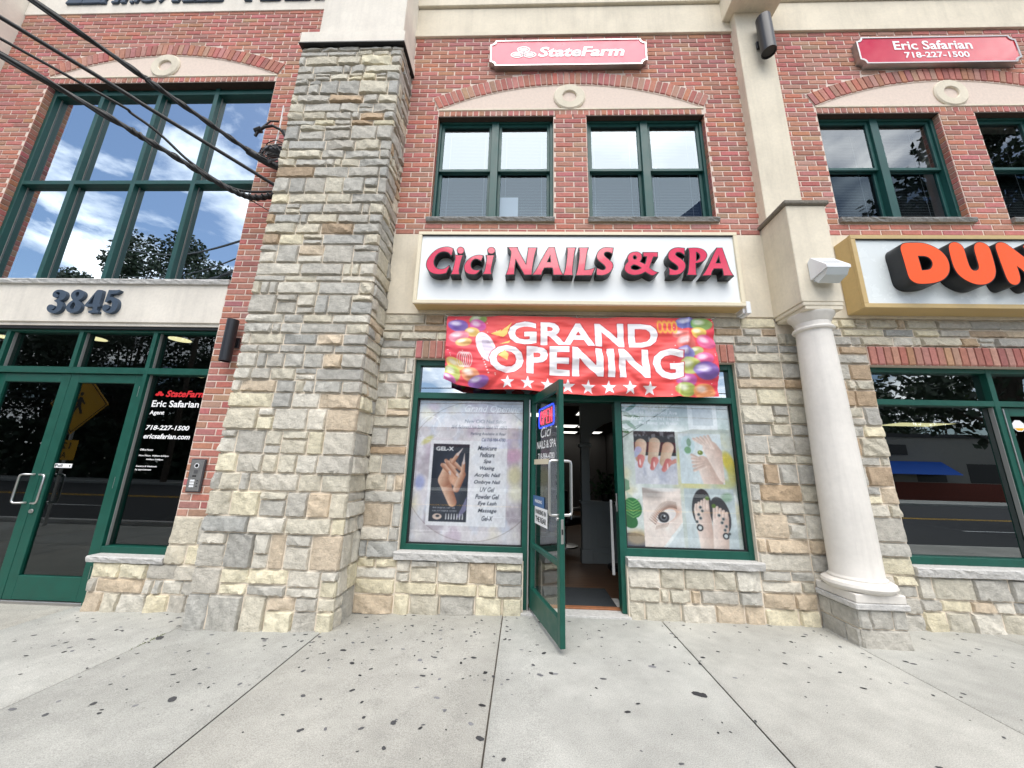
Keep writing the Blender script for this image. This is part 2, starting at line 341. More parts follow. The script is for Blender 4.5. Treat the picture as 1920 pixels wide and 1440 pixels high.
def concrete():
    m, nt, out = nodes('concrete')
    N = nt.nodes.new; L = nt.links.new
    b = N('ShaderNodeBsdfPrincipled'); L(b.outputs[0], out.inputs[0]); b.inputs['Roughness'].default_value = 0.93; b.inputs['Specular IOR Level'].default_value = 0.25
    geo = N('ShaderNodeNewGeometry'); vec = geo.outputs['Position']
    def nz(scale, det, lo, hi, a, c, rough=0.6, dist=0.0):
        n = N('ShaderNodeTexNoise'); n.inputs['Scale'].default_value = scale; n.inputs['Detail'].default_value = det; n.inputs['Roughness'].default_value = rough; n.inputs['Distortion'].default_value = dist
        L(vec, n.inputs['Vector']); r = N('ShaderNodeMapRange'); r.inputs[1].default_value = lo; r.inputs[2].default_value = hi; r.inputs[3].default_value = a; r.inputs[4].default_value = c
        L(n.outputs['Fac'], r.inputs[0]); return r.outputs[0], n
    fs = [nz(1.1, 6, 0.3, 0.7, 0.84, 1.10)[0], nz(2.6, 9, 0.55, 0.70, 1.0, 0.93, 0.7, 1.2)[0], nz(0.5, 3, 0.35, 0.65, 0.93, 1.06)[0], nz(7, 8, 0.3, 0.7, 0.90, 1.07)[0], nz(170, 4, 0.3, 0.7, 0.70, 1.28)[0],
          nz(420, 2, 0.63, 0.72, 1.0, 0.55)[0], nz(26, 5, 0.62, 0.74, 1.0, 0.80, 0.6, 0.6)[0]]
    f = fs[0]
    for g in fs[1:]:
        mm = N('ShaderNodeMath'); mm.operation = 'MULTIPLY'; L(f, mm.inputs[0]); L(g, mm.inputs[1]); f = mm.outputs[0]
    oi = N('ShaderNodeObjectInfo')
    vm = N('ShaderNodeVectorMath'); vm.operation = 'SCALE'; L(oi.outputs['Color'], vm.inputs[0]); L(f, vm.inputs['Scale']); L(vm.outputs[0], b.inputs['Base Color'])
    nb = N('ShaderNodeTexNoise'); nb.inputs['Scale'].default_value = 260; nb.inputs['Detail'].default_value = 6; L(vec, nb.inputs['Vector'])
    bp = N('ShaderNodeBump'); bp.inputs['Strength'].default_value = 0.5; bp.inputs['Distance'].default_value = 0.004; L(nb.outputs['Fac'], bp.inputs['Height']); L(bp.outputs[0], b.inputs['Normal'])
    return m
M['concrete'] = concrete()
def wood_floor():
    m, nt, out = nodes('wood_floor')
    N = nt.nodes.new; L = nt.links.new
    b = N('ShaderNodeBsdfPrincipled'); L(b.outputs[0], out.inputs[0]); b.inputs['Roughness'].default_value = 0.35
    geo = N('ShaderNodeNewGeometry')
    mp = N('ShaderNodeMapping'); mp.inputs['Scale'].default_value = (1.2, 14, 1); L(geo.outputs['Position'], mp.inputs[0])
    n = N('ShaderNodeTexNoise'); n.inputs['Scale'].default_value = 2.5; n.inputs['Detail'].default_value = 6; L(mp.outputs[0], n.inputs['Vector'])
    rp = N('ShaderNodeValToRGB'); rp.color_ramp.elements[0].color = (*lin(58, 38, 25), 1); rp.color_ramp.elements[1].color = (*lin(112, 80, 54), 1)
    rp.color_ramp.elements[0].position = 0.3; rp.color_ramp.elements[1].position = 0.7
    L(n.outputs['Fac'], rp.inputs[0]); L(rp.outputs[0], b.inputs['Base Color']); return m
M['wood_floor'] = wood_floor()
M['wood_strip'] = bsdf_mat('wood_strip', lin(150, 96, 62), 0.6, noise=0.2, scale=20)

# ------------------------------------------------------------------ lettering
def text_mesh(s, bold=0.0, shear=0.0, extrude=0.0, space=1.0):
    c = bpy.data.curves.new('lettering', 'FONT'); c.body = s; c.size = 1.0; c.offset = bold; c.shear = shear; c.extrude = extrude
    c.space_character = space; c.resolution_u = 3
    o = bpy.data.objects.new('lettering', c)
    me = bpy.data.meshes.new_from_object(o)
    bpy.data.objects.remove(o); bpy.data.curves.remove(c)
    return me
def fit_text(s, x0, x1, z0, z1, y, bold=0.0, shear=0.0, extrude=0.0, space=1.0, width_only=False):
    """text standing in the plane y, facing -Y, filling the given box"""
    me = text_mesh(s, bold, shear, extrude, space)
    co = np.array([v.co[:] for v in me.vertices])
    lo, hi = co.min(0), co.max(0)
    sx = (x1 - x0) / (hi[0] - lo[0]); sz = sx if width_only else (z1 - z0) / (hi[1] - lo[1])
    out = np.zeros_like(co)
    out[:, 0] = x0 + (co[:, 0] - lo[0]) * sx; out[:, 2] = z0 + (co[:, 1] - lo[1]) * sz; out[:, 1] = y - co[:, 2]
    me.vertices.foreach_set('co', out.ravel().astype(np.float32)); me.update()
    return me
def smooth_loop(pts, it=2, keep=52):
    pts = [np.array(p, float) for p in pts]
    for _ in range(it):
        n = len(pts); out = []; corner = []
        for i in range(n):
            a = pts[i] - pts[i - 1]; b = pts[(i + 1) % n] - pts[i]
            c = np.dot(a, b) / (np.linalg.norm(a) * np.linalg.norm(b) + 1e-9)
            corner.append(math.degrees(math.acos(max(-1, min(1, c)))) > keep)
        for i in range(n):
            j = (i + 1) % n; p, q = pts[i], pts[j]
            if corner[i]: out.append(p)
            else: out.append(p * .75 + q * .25)
            if not corner[j]: out.append(p * .25 + q * .75)
        pts = out
    return pts
def outline_mesh(loops, y, extrude=0.0, offset=0.0, smooth=True):
    """filled outline (first loop outer, the others holes) in XZ, front face at y, going back by 'extrude'"""
    c = bpy.data.curves.new('outline', 'CURVE'); c.dimensions = '2D'; c.fill_mode = 'BOTH'; c.extrude = extrude / 2; c.offset = offset
    for lp in loops:
        lp = smooth_loop(lp) if smooth else lp
        sp = c.splines.new('POLY'); sp.points.add(len(lp) - 1)
        for k, p in enumerate(lp): sp.points[k].co = (p[0], p[1], 0, 1)
        sp.use_cyclic_u = True
    o = bpy.data.objects.new('outline', c); me = bpy.data.meshes.new_from_object(o)
    bpy.data.objects.remove(o); bpy.data.curves.remove(c)
    co = np.array([v.co[:] for v in me.vertices]); out = np.zeros_like(co)
    out[:, 0] = co[:, 0]; out[:, 2] = co[:, 1]; out[:, 1] = y + extrude / 2 - co[:, 2]
    me.vertices.foreach_set('co', out.ravel().astype(np.float32)); me.update()
    return me

# ------------------------------------------------------------------ flat print, painted into colour attributes
def vnoise(w, h, cells, seed, octaves=4):
    rng = np.random.default_rng(seed); out = np.zeros((h, w)); amp = 1; tot = 0
    for k in range(octaves):
        c = int(cells * 2 ** k); g = rng.random((c + 2, c + 2))
        x = np.linspace(0, c, w); y = np.linspace(0, c, h); xi = x.astype(int); yi = y.astype(int)
        fx = x - xi; fy = y - yi; fx = fx * fx * (3 - 2 * fx); fy = fy * fy * (3 - 2 * fy)
        A = g[np.ix_(yi, xi)]; B = g[np.ix_(yi, xi + 1)]; C = g[np.ix_(yi + 1, xi)]; D = g[np.ix_(yi + 1, xi + 1)]
        out += amp * ((A * (1 - fx) + B * fx) * (1 - fy)[:, None] + (C * (1 - fx) + D * fx) * fy[:, None]); tot += amp; amp *= .55
    return out / tot
class Canvas:
    """u to the right 0..1, v upwards 0..1, colours as sRGB 0..255"""
    def __init__(s, w, h, col=(255, 255, 255), aspect=1.0):
        s.w, s.h = w, h; s.a = np.ones((h, w, 3)) * np.array(col, float)
        s.U, s.V = np.meshgrid((np.arange(w) + .5) / w, (np.arange(h) + .5) / h); s.asp = aspect
    def blend(s, mask, col, alpha=1.0):
        m = np.clip(mask, 0, 1)[..., None] * alpha
        s.a = s.a * (1 - m) + np.array(col, float) * m
    def ell(s, cu, cv, ru, rv, col, alpha=1.0, ang=0.0, soft=0.0):
        du = (s.U - cu); dv = (s.V - cv) * s.asp
        c, n = math.cos(ang), math.sin(ang)
        a = (du * c + dv * n) / ru; b = (-du * n + dv * c) / (rv * s.asp)
        d = np.sqrt(a * a + b * b)
        aa = 0.8 / (s.w * min(ru, rv)) + soft
        s.blend((1 - d) / aa + .5, col, alpha); return d
    def ring(s, cu, cv, ru, rv, wd, col, alpha=1.0):
        d = np.sqrt(((s.U - cu) / ru) ** 2 + ((s.V - cv) / rv) ** 2)
        s.blend(1 - np.abs(d - 1) / wd, col, alpha)
    def balloon(s, cu, cv, ru, rv, col, ang=0.0):
        col = tuple(x * .78 + 52 for x in col); ru *= .9; rv *= .9; s.ell(cu, cv, ru, rv, col, .88, ang, .12)
        dark = tuple(c * .62 for c in col)
        s.ell(cu + ru * .25, cv - rv * .35, ru * .72, rv * .6, dark, .35, ang, .5)
        s.ell(cu - ru * .25, cv + rv * .3, ru * .5, rv * .42, (255, 255, 255), .65, ang, .8)
    def capsule(s, p, q, r0, r1, col, alpha=1.0, soft=0.004, shade=None):
        pu, pv = p; qu, qv = q
        ax, ay = qu - pu, (qv - pv) * s.asp; L2 = ax * ax + ay * ay + 1e-12
        du, dv = s.U - pu, (s.V - pv) * s.asp
        t = np.clip((du * ax + dv * ay) / L2, 0, 1); r = r0 + (r1 - r0) * t
        d = np.hypot(du - ax * t, dv - ay * t)
        if shade is not None:
            cr = (du * ay - dv * ax) / math.sqrt(L2) / r
            m = np.clip((r - d) / soft + .5, 0, 1)
            k = np.clip(.5 + .5 * cr, 0, 1)[..., None]
            cc = np.array(col, float) * (1 - k) + np.array(shade, float) * k
            mm = m[..., None] * alpha; s.a = s.a * (1 - mm) + cc * mm
        else: s.blend((r - d) / soft + .5, col, alpha)
    def poly(s, pts, col, alpha=1.0):
        ins = np.zeros(s.U.shape, bool); n = len(pts)
        for i in range(n):
            (x0, y0), (x1, y1) = pts[i], pts[(i + 1) % n]
            if y0 == y1: continue
            c = ((s.V >= y0) != (s.V >= y1)) & (s.U < (x1 - x0) * (s.V - y0) / (y1 - y0) + x0); ins ^= c
        s.blend(ins.astype(float), col, alpha)
    def rect(s, u0, u1, v0, v1, col, alpha=1.0): s.blend(((s.U > u0) & (s.U < u1) & (s.V > v0) & (s.V < v1)).astype(float), col, alpha)
    def text(s, st, u0, u1, v0, v1, col, alpha=1.0, bold=0.0, shear=0.0, space=1.0, ss=3):
        me = text_mesh(st, bold, shear, 0.0, space)
        co = np.array([v.co[:] for v in me.vertices]); lo, hi = co.min(0), co.max(0)
        X = (u0 + (co[:, 0] - lo[0]) / (hi[0] - lo[0]) * (u1 - u0)) * s.w * ss; Y = (v0 + (co[:, 1] - lo[1]) / (hi[1] - lo[1]) * (v1 - v0)) * s.h * ss
        acc = np.zeros((s.h * ss, s.w * ss), bool); me.calc_loop_triangles()
        for t in me.loop_triangles:
            a, b, c = t.vertices; xs = X[[a, b, c]]; ys = Y[[a, b, c]]
            i0, i1 = max(0, int(xs.min())), min(s.w * ss, int(xs.max()) + 2); j0, j1 = max(0, int(ys.min())), min(s.h * ss, int(ys.max()) + 2)
            if i1 <= i0 or j1 <= j0: continue
            px, py = np.meshgrid(np.arange(i0, i1) + .5, np.arange(j0, j1) + .5)
            e = lambda k, l: (xs[l] - xs[k]) * (py - ys[k]) - (ys[l] - ys[k]) * (px - xs[k])
            e0, e1, e2 = e(0, 1), e(1, 2), e(2, 0)
            acc[j0:j1, i0:i1] |= ((e0 >= 0) & (e1 >= 0) & (e2 >= 0)) | ((e0 <= 0) & (e1 <= 0) & (e2 <= 0))
        bpy.data.meshes.remove(me)
        s.blend(acc.reshape(s.h, ss, s.w, ss).mean((1, 3)), col, alpha)
    def mesh(s, name, pos):
        """pos(U, V) -> x, y, z arrays"""
        U, V = np.meshgrid(np.linspace(0, 1, s.w), np.linspace(0, 1, s.h))
        x, y, z = pos(U, V)
        co = np.stack([x, y, z], -1).reshape(-1, 3).astype(np.float32)
        idx = np.arange(s.w * s.h).reshape(s.h, s.w)
        q = np.stack([idx[:-1, :-1], idx[:-1, 1:], idx[1:, 1:], idx[1:, :-1]], -1).reshape(-1, 4).astype(np.int32)
        me = bpy.data.meshes.new(name); me.vertices.add(len(co)); me.vertices.foreach_set('co', co.ravel())
        me.loops.add(q.size); me.loops.foreach_set('vertex_index', q.ravel())
        me.polygons.add(len(q)); me.polygons.foreach_set('loop_start', np.arange(0, q.size, 4, dtype=np.int32))
        me.polygons.foreach_set('use_smooth', np.ones(len(q), bool))
        me.update(calc_edges=True); me.validate()
        c = np.clip(s.a / 255, 0, 1); l = np.where(c <= .04045, c / 12.92, ((c + .055) / 1.055) ** 2.4)
        at = me.color_attributes.new('Col', 'FLOAT_COLOR', 'POINT')
        at.data.foreach_set('color', np.concatenate([l.reshape(-1, 3), np.ones((s.w * s.h, 1))], 1).ravel().astype(np.float32))
        return me

# traced letter outlines, metres in the facade's XZ plane
CICI = [('C', [[(-0.824,3.738),(-0.863,3.757),(-0.903,3.762),(-0.953,3.751),(-0.997,3.732),(-1.039,3.698),(-1.076,3.65),(-1.102,3.6),(-1.112,3.55),(-1.105,3.506),(-1.081,3.463),(-1.044,3.433),(-0.999,3.42),(-0.949,3.417),(-0.91,3.426),(-0.881,3.434),(-0.85,3.519),(-0.855,3.527),(-0.886,3.497),(-0.914,3.483),(-0.949,3.48),(-0.979,3.485),(-1.01,3.507),(-1.028,3.545),(-1.031,3.584),(-1.021,3.622),(-1.002,3.662),(-0.969,3.69),(-0.929,3.7),(-0.889,3.696),(-0.857,3.673),(-0.841,3.648),(-0.832,3.662),(-0.823,3.718)]]),
('i', [[(-0.799,3.656),(-0.707,3.656),(-0.722,3.613),(-0.731,3.558),(-0.742,3.487),(-0.745,3.459),(-0.733,3.419),(-0.829,3.418),(-0.812,3.459),(-0.799,3.541),(-0.791,3.607),(-0.79,3.629)]]),
('dot', [[(-0.698,3.714),(-0.7,3.697),(-0.708,3.683),(-0.72,3.673),(-0.735,3.67),(-0.75,3.673),(-0.764,3.683),(-0.773,3.697),(-0.778,3.714),(-0.776,3.731),(-0.768,3.746),(-0.755,3.756),(-0.74,3.759),(-0.725,3.756),(-0.711,3.746),(-0.702,3.732)]]),
('c', [[(-0.483,3.653),(-0.518,3.659),(-0.553,3.657),(-0.592,3.644),(-0.63,3.619),(-0.663,3.58),(-0.685,3.536),(-0.688,3.498),(-0.673,3.455),(-0.645,3.43),(-0.61,3.42),(-0.576,3.418),(-0.544,3.426),(-0.505,3.477),(-0.544,3.469),(-0.579,3.474),(-0.604,3.493),(-0.616,3.526),(-0.613,3.564),(-0.594,3.597),(-0.57,3.611),(-0.541,3.608),(-0.52,3.595),(-0.502,3.584),(-0.496,3.603),(-0.485,3.631)]]),
('i', [[(-0.449,3.656),(-0.357,3.657),(-0.37,3.615),(-0.38,3.544),(-0.392,3.467),(-0.38,3.424),(-0.476,3.423),(-0.455,3.467),(-0.445,3.56),(-0.437,3.626)]]),
('dot', [[(-0.352,3.716),(-0.354,3.7),(-0.363,3.686),(-0.376,3.677),(-0.392,3.674),(-0.408,3.677),(-0.423,3.686),(-0.432,3.7),(-0.436,3.716),(-0.434,3.732),(-0.425,3.746),(-0.412,3.755),(-0.395,3.758),(-0.379,3.755),(-0.365,3.746),(-0.355,3.732)]])]
CICI2 = [('N', [[(-0.208,3.756),(-0.103,3.757),(-0.097,3.724),(-0.004,3.542),(0.017,3.728),(0.017,3.753),(0.112,3.753),(0.092,3.69),(0.076,3.599),(0.064,3.502),(0.058,3.42),(-0.02,3.419),(-0.12,3.606),(-0.131,3.493),(-0.132,3.422),(-0.222,3.416),(-0.198,3.492),(-0.181,3.605),(-0.169,3.696),(-0.187,3.727)]]),
('A', [[(0.247,3.758),(0.307,3.758),(0.318,3.707),(0.348,3.563),(0.371,3.474),(0.399,3.421),(0.294,3.42),(0.293,3.473),(0.284,3.507),(0.197,3.506),(0.174,3.465),(0.164,3.421),(0.067,3.419),(0.101,3.465),(0.154,3.577),(0.207,3.691),(0.234,3.737)],[(0.261,3.657),(0.266,3.574),(0.224,3.574)]]),
('I', [[(0.447,3.755),(0.544,3.755),(0.53,3.715),(0.515,3.617),(0.504,3.512),(0.5,3.46),(0.505,3.417),(0.403,3.417),(0.424,3.474),(0.438,3.564),(0.449,3.662),(0.453,3.722)]]),
('L', [[(0.579,3.755),(0.682,3.756),(0.668,3.716),(0.652,3.618),(0.641,3.535),(0.634,3.48),(0.686,3.485),(0.746,3.51),(0.725,3.454),(0.709,3.417),(0.538,3.416),(0.557,3.475),(0.571,3.565),(0.583,3.655),(0.584,3.723)]]),
('S', [[(0.955,3.755),(0.901,3.761),(0.867,3.761),(0.826,3.747),(0.792,3.713),(0.771,3.671),(0.769,3.63),(0.788,3.596),(0.827,3.562),(0.859,3.529),(0.864,3.503),(0.851,3.485),(0.824,3.481),(0.792,3.493),(0.769,3.506),(0.761,3.462),(0.763,3.424),(0.803,3.417),(0.849,3.422),(0.896,3.445),(0.93,3.485),(0.947,3.537),(0.937,3.574),(0.908,3.604),(0.87,3.638),(0.85,3.664),(0.851,3.687),(0.868,3.703),(0.892,3.706),(0.918,3.698),(0.941,3.679),(0.949,3.717)]])]
CICI3 = [('ampersand', [[(1.2,3.708),(1.151,3.7),(1.118,3.672),(1.102,3.633),(1.111,3.59),(1.078,3.551),(1.064,3.516),(1.067,3.478),(1.097,3.443),(1.144,3.424),(1.198,3.425),(1.24,3.437),(1.286,3.464),(1.322,3.437),(1.355,3.418),(1.382,3.426),(1.422,3.459),(1.399,3.464),(1.366,3.483),(1.333,3.514),(1.35,3.564),(1.375,3.627),(1.387,3.649),(1.43,3.644),(1.434,3.702),(1.279,3.701),(1.277,3.654),(1.314,3.648),(1.304,3.595),(1.289,3.556),(1.235,3.587),(1.254,3.618),(1.262,3.65),(1.254,3.685),(1.227,3.705)],[(1.185,3.665),(1.207,3.642),(1.195,3.614),(1.174,3.614),(1.161,3.637),(1.168,3.657)],[(1.167,3.552),(1.205,3.54),(1.248,3.51),(1.208,3.486),(1.167,3.484),(1.137,3.501),(1.135,3.528)]]),
('S', [[(1.729,3.754),(1.681,3.762),(1.64,3.762),(1.597,3.746),(1.56,3.714),(1.545,3.675),(1.544,3.632),(1.565,3.597),(1.611,3.562),(1.642,3.528),(1.641,3.501),(1.625,3.485),(1.598,3.485),(1.565,3.5),(1.542,3.518),(1.545,3.466),(1.539,3.431),(1.58,3.426),(1.634,3.432),(1.677,3.455),(1.711,3.497),(1.724,3.544),(1.715,3.586),(1.684,3.621),(1.638,3.652),(1.623,3.675),(1.632,3.699),(1.656,3.707),(1.69,3.699),(1.722,3.668),(1.725,3.707)]]),
('P', [[(1.767,3.755),(1.847,3.761),(1.908,3.751),(1.947,3.724),(1.965,3.685),(1.956,3.642),(1.925,3.603),(1.878,3.579),(1.833,3.571),(1.829,3.521),(1.827,3.468),(1.83,3.429),(1.729,3.429),(1.746,3.475),(1.76,3.559),(1.773,3.66),(1.775,3.723)],[(1.85,3.708),(1.875,3.696),(1.889,3.661),(1.879,3.622),(1.84,3.598)]]),
('A', [[(2.077,3.76),(2.134,3.76),(2.144,3.709),(2.166,3.6),(2.183,3.508),(2.198,3.463),(2.217,3.426),(2.113,3.425),(2.114,3.47),(2.108,3.508),(2.02,3.507),(1.993,3.469),(1.982,3.427),(1.887,3.422),(1.929,3.476),(1.979,3.568),(2.031,3.677)],[(2.087,3.662),(2.096,3.573),(2.047,3.573)]])]
DUN = [('D', [[(3.95,3.744),(3.972,3.774),(4.008,3.789),(4.105,3.792),(4.178,3.791),(4.234,3.775),(4.299,3.741),(4.359,3.686),(4.394,3.618),(4.4,3.542),(4.388,3.475),(4.359,3.417),(4.303,3.363),(4.231,3.329),(4.155,3.313),(4.068,3.308),(4.013,3.315),(3.97,3.348),(3.953,3.389),(3.95,3.489),(3.947,3.607),(3.941,3.701)],[(4.105,3.632),(4.171,3.632),(4.211,3.613),(4.231,3.575),(4.228,3.533),(4.204,3.491),(4.171,3.472),(4.108,3.467),(4.107,3.54)]]),
('U', [[(4.436,3.746),(4.463,3.785),(4.504,3.802),(4.546,3.794),(4.582,3.76),(4.593,3.704),(4.59,3.594),(4.594,3.51),(4.61,3.472),(4.643,3.463),(4.674,3.485),(4.686,3.519),(4.686,3.586),(4.686,3.713),(4.704,3.769),(4.745,3.799),(4.789,3.799),(4.827,3.778),(4.853,3.739),(4.854,3.637),(4.849,3.512),(4.838,3.445),(4.806,3.379),(4.75,3.33),(4.687,3.305),(4.616,3.304),(4.551,3.328),(4.485,3.377),(4.444,3.442),(4.429,3.525),(4.429,3.644)]]),
('N', [[(4.908,3.757),(4.939,3.791),(4.979,3.802),(5.019,3.792),(5.059,3.753),(5.157,3.639),(5.202,3.585),(5.198,3.707),(5.188,3.749),(5.216,3.784),(5.264,3.797),(5.308,3.789),(5.347,3.75),(5.348,3.657),(5.343,3.449),(5.318,3.367),(5.266,3.31),(5.205,3.293),(5.158,3.325),(5.109,3.472),(5.065,3.517),(5.066,3.447),(5.059,3.373),(5.034,3.324),(4.989,3.301),(4.944,3.315),(4.922,3.364),(4.916,3.47),(4.91,3.629)]])]
NUM = [('3', [[(-5.725,3.262),(-5.725,3.299),(-5.699,3.328),(-5.654,3.336),(-5.603,3.329),(-5.568,3.304),(-5.551,3.27),(-5.553,3.229),(-5.575,3.204),(-5.606,3.19),(-5.569,3.167),(-5.549,3.124),(-5.554,3.075),(-5.581,3.042),(-5.629,3.026),(-5.678,3.031),(-5.719,3.056),(-5.74,3.089),(-5.74,3.119),(-5.72,3.14),(-5.685,3.14),(-5.655,3.123),(-5.646,3.099),(-5.658,3.077),(-5.681,3.068),(-5.641,3.063),(-5.62,3.09),(-5.619,3.13),(-5.633,3.163),(-5.658,3.176),(-5.675,3.185),(-5.677,3.197),(-5.658,3.203),(-5.634,3.222),(-5.632,3.26),(-5.64,3.294),(-5.662,3.306),(-5.69,3.3),(-5.694,3.287),(-5.663,3.275),(-5.644,3.253),(-5.65,3.234),(-5.675,3.228),(-5.705,3.237)]]),
('8', [[(-5.421,3.34),(-5.46,3.33),(-5.487,3.301),(-5.494,3.267),(-5.476,3.23),(-5.445,3.199),(-5.476,3.174),(-5.5,3.137),(-5.501,3.094),(-5.477,3.058),(-5.431,3.034),(-5.384,3.035),(-5.337,3.053),(-5.313,3.09),(-5.32,3.139),(-5.349,3.176),(-5.376,3.197),(-5.342,3.219),(-5.324,3.256),(-5.329,3.294),(-5.36,3.324),(-5.394,3.338)],[(-5.412,3.311),(-5.394,3.299),(-5.391,3.262),(-5.405,3.231),(-5.43,3.255),(-5.44,3.286),(-5.431,3.305)],[(-5.423,3.175),(-5.4,3.15),(-5.392,3.114),(-5.404,3.08),(-5.43,3.077),(-5.453,3.095),(-5.456,3.131),(-5.443,3.162)]]),
('4', [[(-5.17,3.339),(-5.109,3.333),(-5.101,3.246),(-5.103,3.153),(-5.078,3.138),(-5.081,3.12),(-5.11,3.117),(-5.109,3.074),(-5.087,3.062),(-5.083,3.038),(-5.203,3.037),(-5.213,3.061),(-5.167,3.073),(-5.165,3.116),(-5.268,3.115),(-5.283,3.133),(-5.262,3.17),(-5.207,3.282),(-5.185,3.326)],[(-5.192,3.282),(-5.19,3.227),(-5.185,3.153),(-5.241,3.152),(-5.22,3.208)]]),
('5', [[(-5.033,3.337),(-4.926,3.335),(-4.904,3.342),(-4.887,3.335),(-4.895,3.31),(-4.924,3.288),(-4.994,3.284),(-4.999,3.241),(-4.96,3.247),(-4.914,3.232),(-4.881,3.199),(-4.866,3.156),(-4.864,3.101),(-4.887,3.058),(-4.928,3.037),(-4.974,3.036),(-5.022,3.06),(-5.05,3.093),(-5.051,3.126),(-5.031,3.148),(-4.995,3.145),(-4.968,3.124),(-4.964,3.1),(-4.982,3.082),(-5.003,3.075),(-4.976,3.063),(-4.947,3.082),(-4.938,3.131),(-4.949,3.18),(-4.971,3.204),(-4.998,3.198),(-5.015,3.173),(-5.041,3.182),(-5.04,3.228),(-5.037,3.29)]])]
# ================================================================== THE SETTING
def gz(x, y=0):
    """height of the pavement: level on the right, falling a little towards the left"""
    return 0.0 if x >= 0.2 else 0.025 * (max(x, -4.4) - 0.2)
JX = [-12.0, -10.5, -9.0, -7.5, -6.0, -4.52, -3.02, -1.71, -0.17, 1.33, 2.79, 4.28, 5.78, 7.28, 8.78, 10.28, 12.0]
YK = -4.3
g = G()
for i in range(len(JX) - 1):
    a, b = JX[i], JX[i + 1]
    g.quad((a, YK, gz(a) - .03), (b, YK, gz(b) - .03), (b, .45, gz(b) - .03), (a, .45, gz(a) - .03))
pavement = obj('pavement', g, M['dirt'], kind='structure')
slab_i = 0
for i in range(len(JX) - 1):
    for (ya, yb) in ((-2.35, 0.42), (YK, -2.35)):
        a, b = JX[i] + .0045, JX[i + 1] - .0045; c, d = ya + .0045, yb - .0045
        nx, ny = 8, 8; e = .009
        xs = [a, a + e] + [a + (b - a) * k / nx for k in range(1, nx)] + [b - e, b]
        ys = [c, c + e] + [c + (d - c) * k / ny for k in range(1, ny)] + [d - e, d]
        vs = []; fs = []
        for y in ys:
            for x in xs:
                edge = x in (a, b) or y in (c, d)
                vs.append((x - a, y - c, gz(x) - (.007 if edge else 0)))
        W = len(xs)
        for q in range(len(ys) - 1):
            for p in range(W - 1): fs.append((q * W + p, q * W + p + 1, (q + 1) * W + p + 1, (q + 1) * W + p))
        o = obj('slab', G().add(vs, fs), M['concrete'], pavement, (a, c, 0), smooth=50)
        k = random.uniform(.90, 1.05); t = random.uniform(-.006, .010)
        base = lin(176, 175, 168); o.color = (base[0] * k + t, base[1] * k, base[2] * k - t, 1); slab_i += 1
# trodden gum on the slabs
rng = random.Random(11); g = G()
def blob(x, y, r, st):
    n = 9; ph = rng.random() * 6; vs = [(x, y, gz(x) + .0035)]
    for k in range(n):
        a = 2 * math.pi * k / n; rr = r * (1 + .28 * math.sin(a * 2 + ph) + rng.uniform(-.12, .12))
        px, py = x + rr * math.cos(a) * st, y + rr * math.sin(a)
        vs.append((px, py, gz(px) + .0016))
    g.add(vs, [(0, 1 + k, 1 + (k + 1) % n) for k in range(n)]); tn = rng.choice((.035, .045, .055, .07, .10, .15, .22)); gumc.extend([tn] * len(vs))
gumc = []
for k in range(700):
    y = -abs(rng.gauss(.55, .55)) - .03 if k % 3 else rng.uniform(-3.6, -.1)
    if y < -3.8: continue
    x = rng.uniform(-5, 6.2) if k % 4 else rng.gauss(-1.2, .9)
    r = rng.choice((.004, .005, .006, .007, .009, .01, .011, .012, .014)) * rng.uniform(.8, 1.15)
    if -2.99 < x < -1.6 and y > -.45 or 2.75 < x < 3.25 and y > -.46: continue
    blob(x, y, r, rng.uniform(.8, 1.5))
for x, y, r in ((1.13, -1.16, .03), (1.16, -1.17, .022), (.14, -1.02, .017), (.22, -1.0, .015), (-.2, -1.62, .018), (-1.36, -.72, .018), (-2.1, -1.35, .026), (-2.98, -.56, .03), (.95, -.85, .02)): blob(x, y, r, 1.2)
me = g.mesh('gum_spots'); me.materials.append(M['gum_attr'])
at = me.color_attributes.new('Col', 'FLOAT_COLOR', 'POINT'); at.data.foreach_set('color', np.array([(t_, t_, t_ * 1.04, 1) for t_ in gumc], np.float32).ravel())
obj('gum_spots', me, None, pavement, kind='stuff')
# grass in a joint
g = G()
for k in range(160):
    x = -3.02 + rng.uniform(-.012, .012); y = -.47 - abs(rng.gauss(0, .12)); h = rng.uniform(.006, .018); a = rng.uniform(0, 6.3); z = gz(x) - .01
    dx, dy = math.cos(a) * .004, math.sin(a) * .004; lx, ly = rng.uniform(-.02, .02), rng.uniform(-.02, .02)
    g.add([(x - dx, y - dy, z), (x + dx, y + dy, z), (x + lx, y + ly, z + h)], [(0, 1, 2)])
obj('grass_tuft', g, M['grass'], kind='stuff', label='short dry grass growing in a pavement joint', category='grass')
# kerb, road, opposite pavement, far ground
g = G(); g.bbox(-30, 30, YK - .16, YK - .004, -.28, -.02, .012); obj('kerb', g, M['sill'], kind='structure')
g = G(); g.quad((-60, -19, -.2), (60, -19, -.2), (60, YK - .16, -.2), (-60, YK - .16, -.2)); obj('road', g, M['asphalt'], kind='structure')
g = G()
for k in range(-8, 9): g.box(k * 5 - 1.2, k * 5 + 1.2, -8.32, -8.2, -.199, -.195)
obj('lane_marking', g, M['road_paint'], kind='structure')
g = G(); g.box(-60, 60, -11.62, -11.5, -.199, -.195); g.box(-60, 60, -11.9, -11.78, -.199, -.195); obj('centre_line_marking', g, M['yellow_paint'], kind='structure')
g = G(); g.bbox(-60, 60, -22.5, -19, -.35, -.06, .015); o = obj('far_pavement', g, M['concrete'], kind='structure'); o.color = (*lin(178, 178, 172), 1)
g = G(); g.quad((-200, -200, -.32), (200, -200, -.32), (200, 120, -.32), (-200, 120, -.32)); obj('ground', g, M['dirt'], kind='structure')

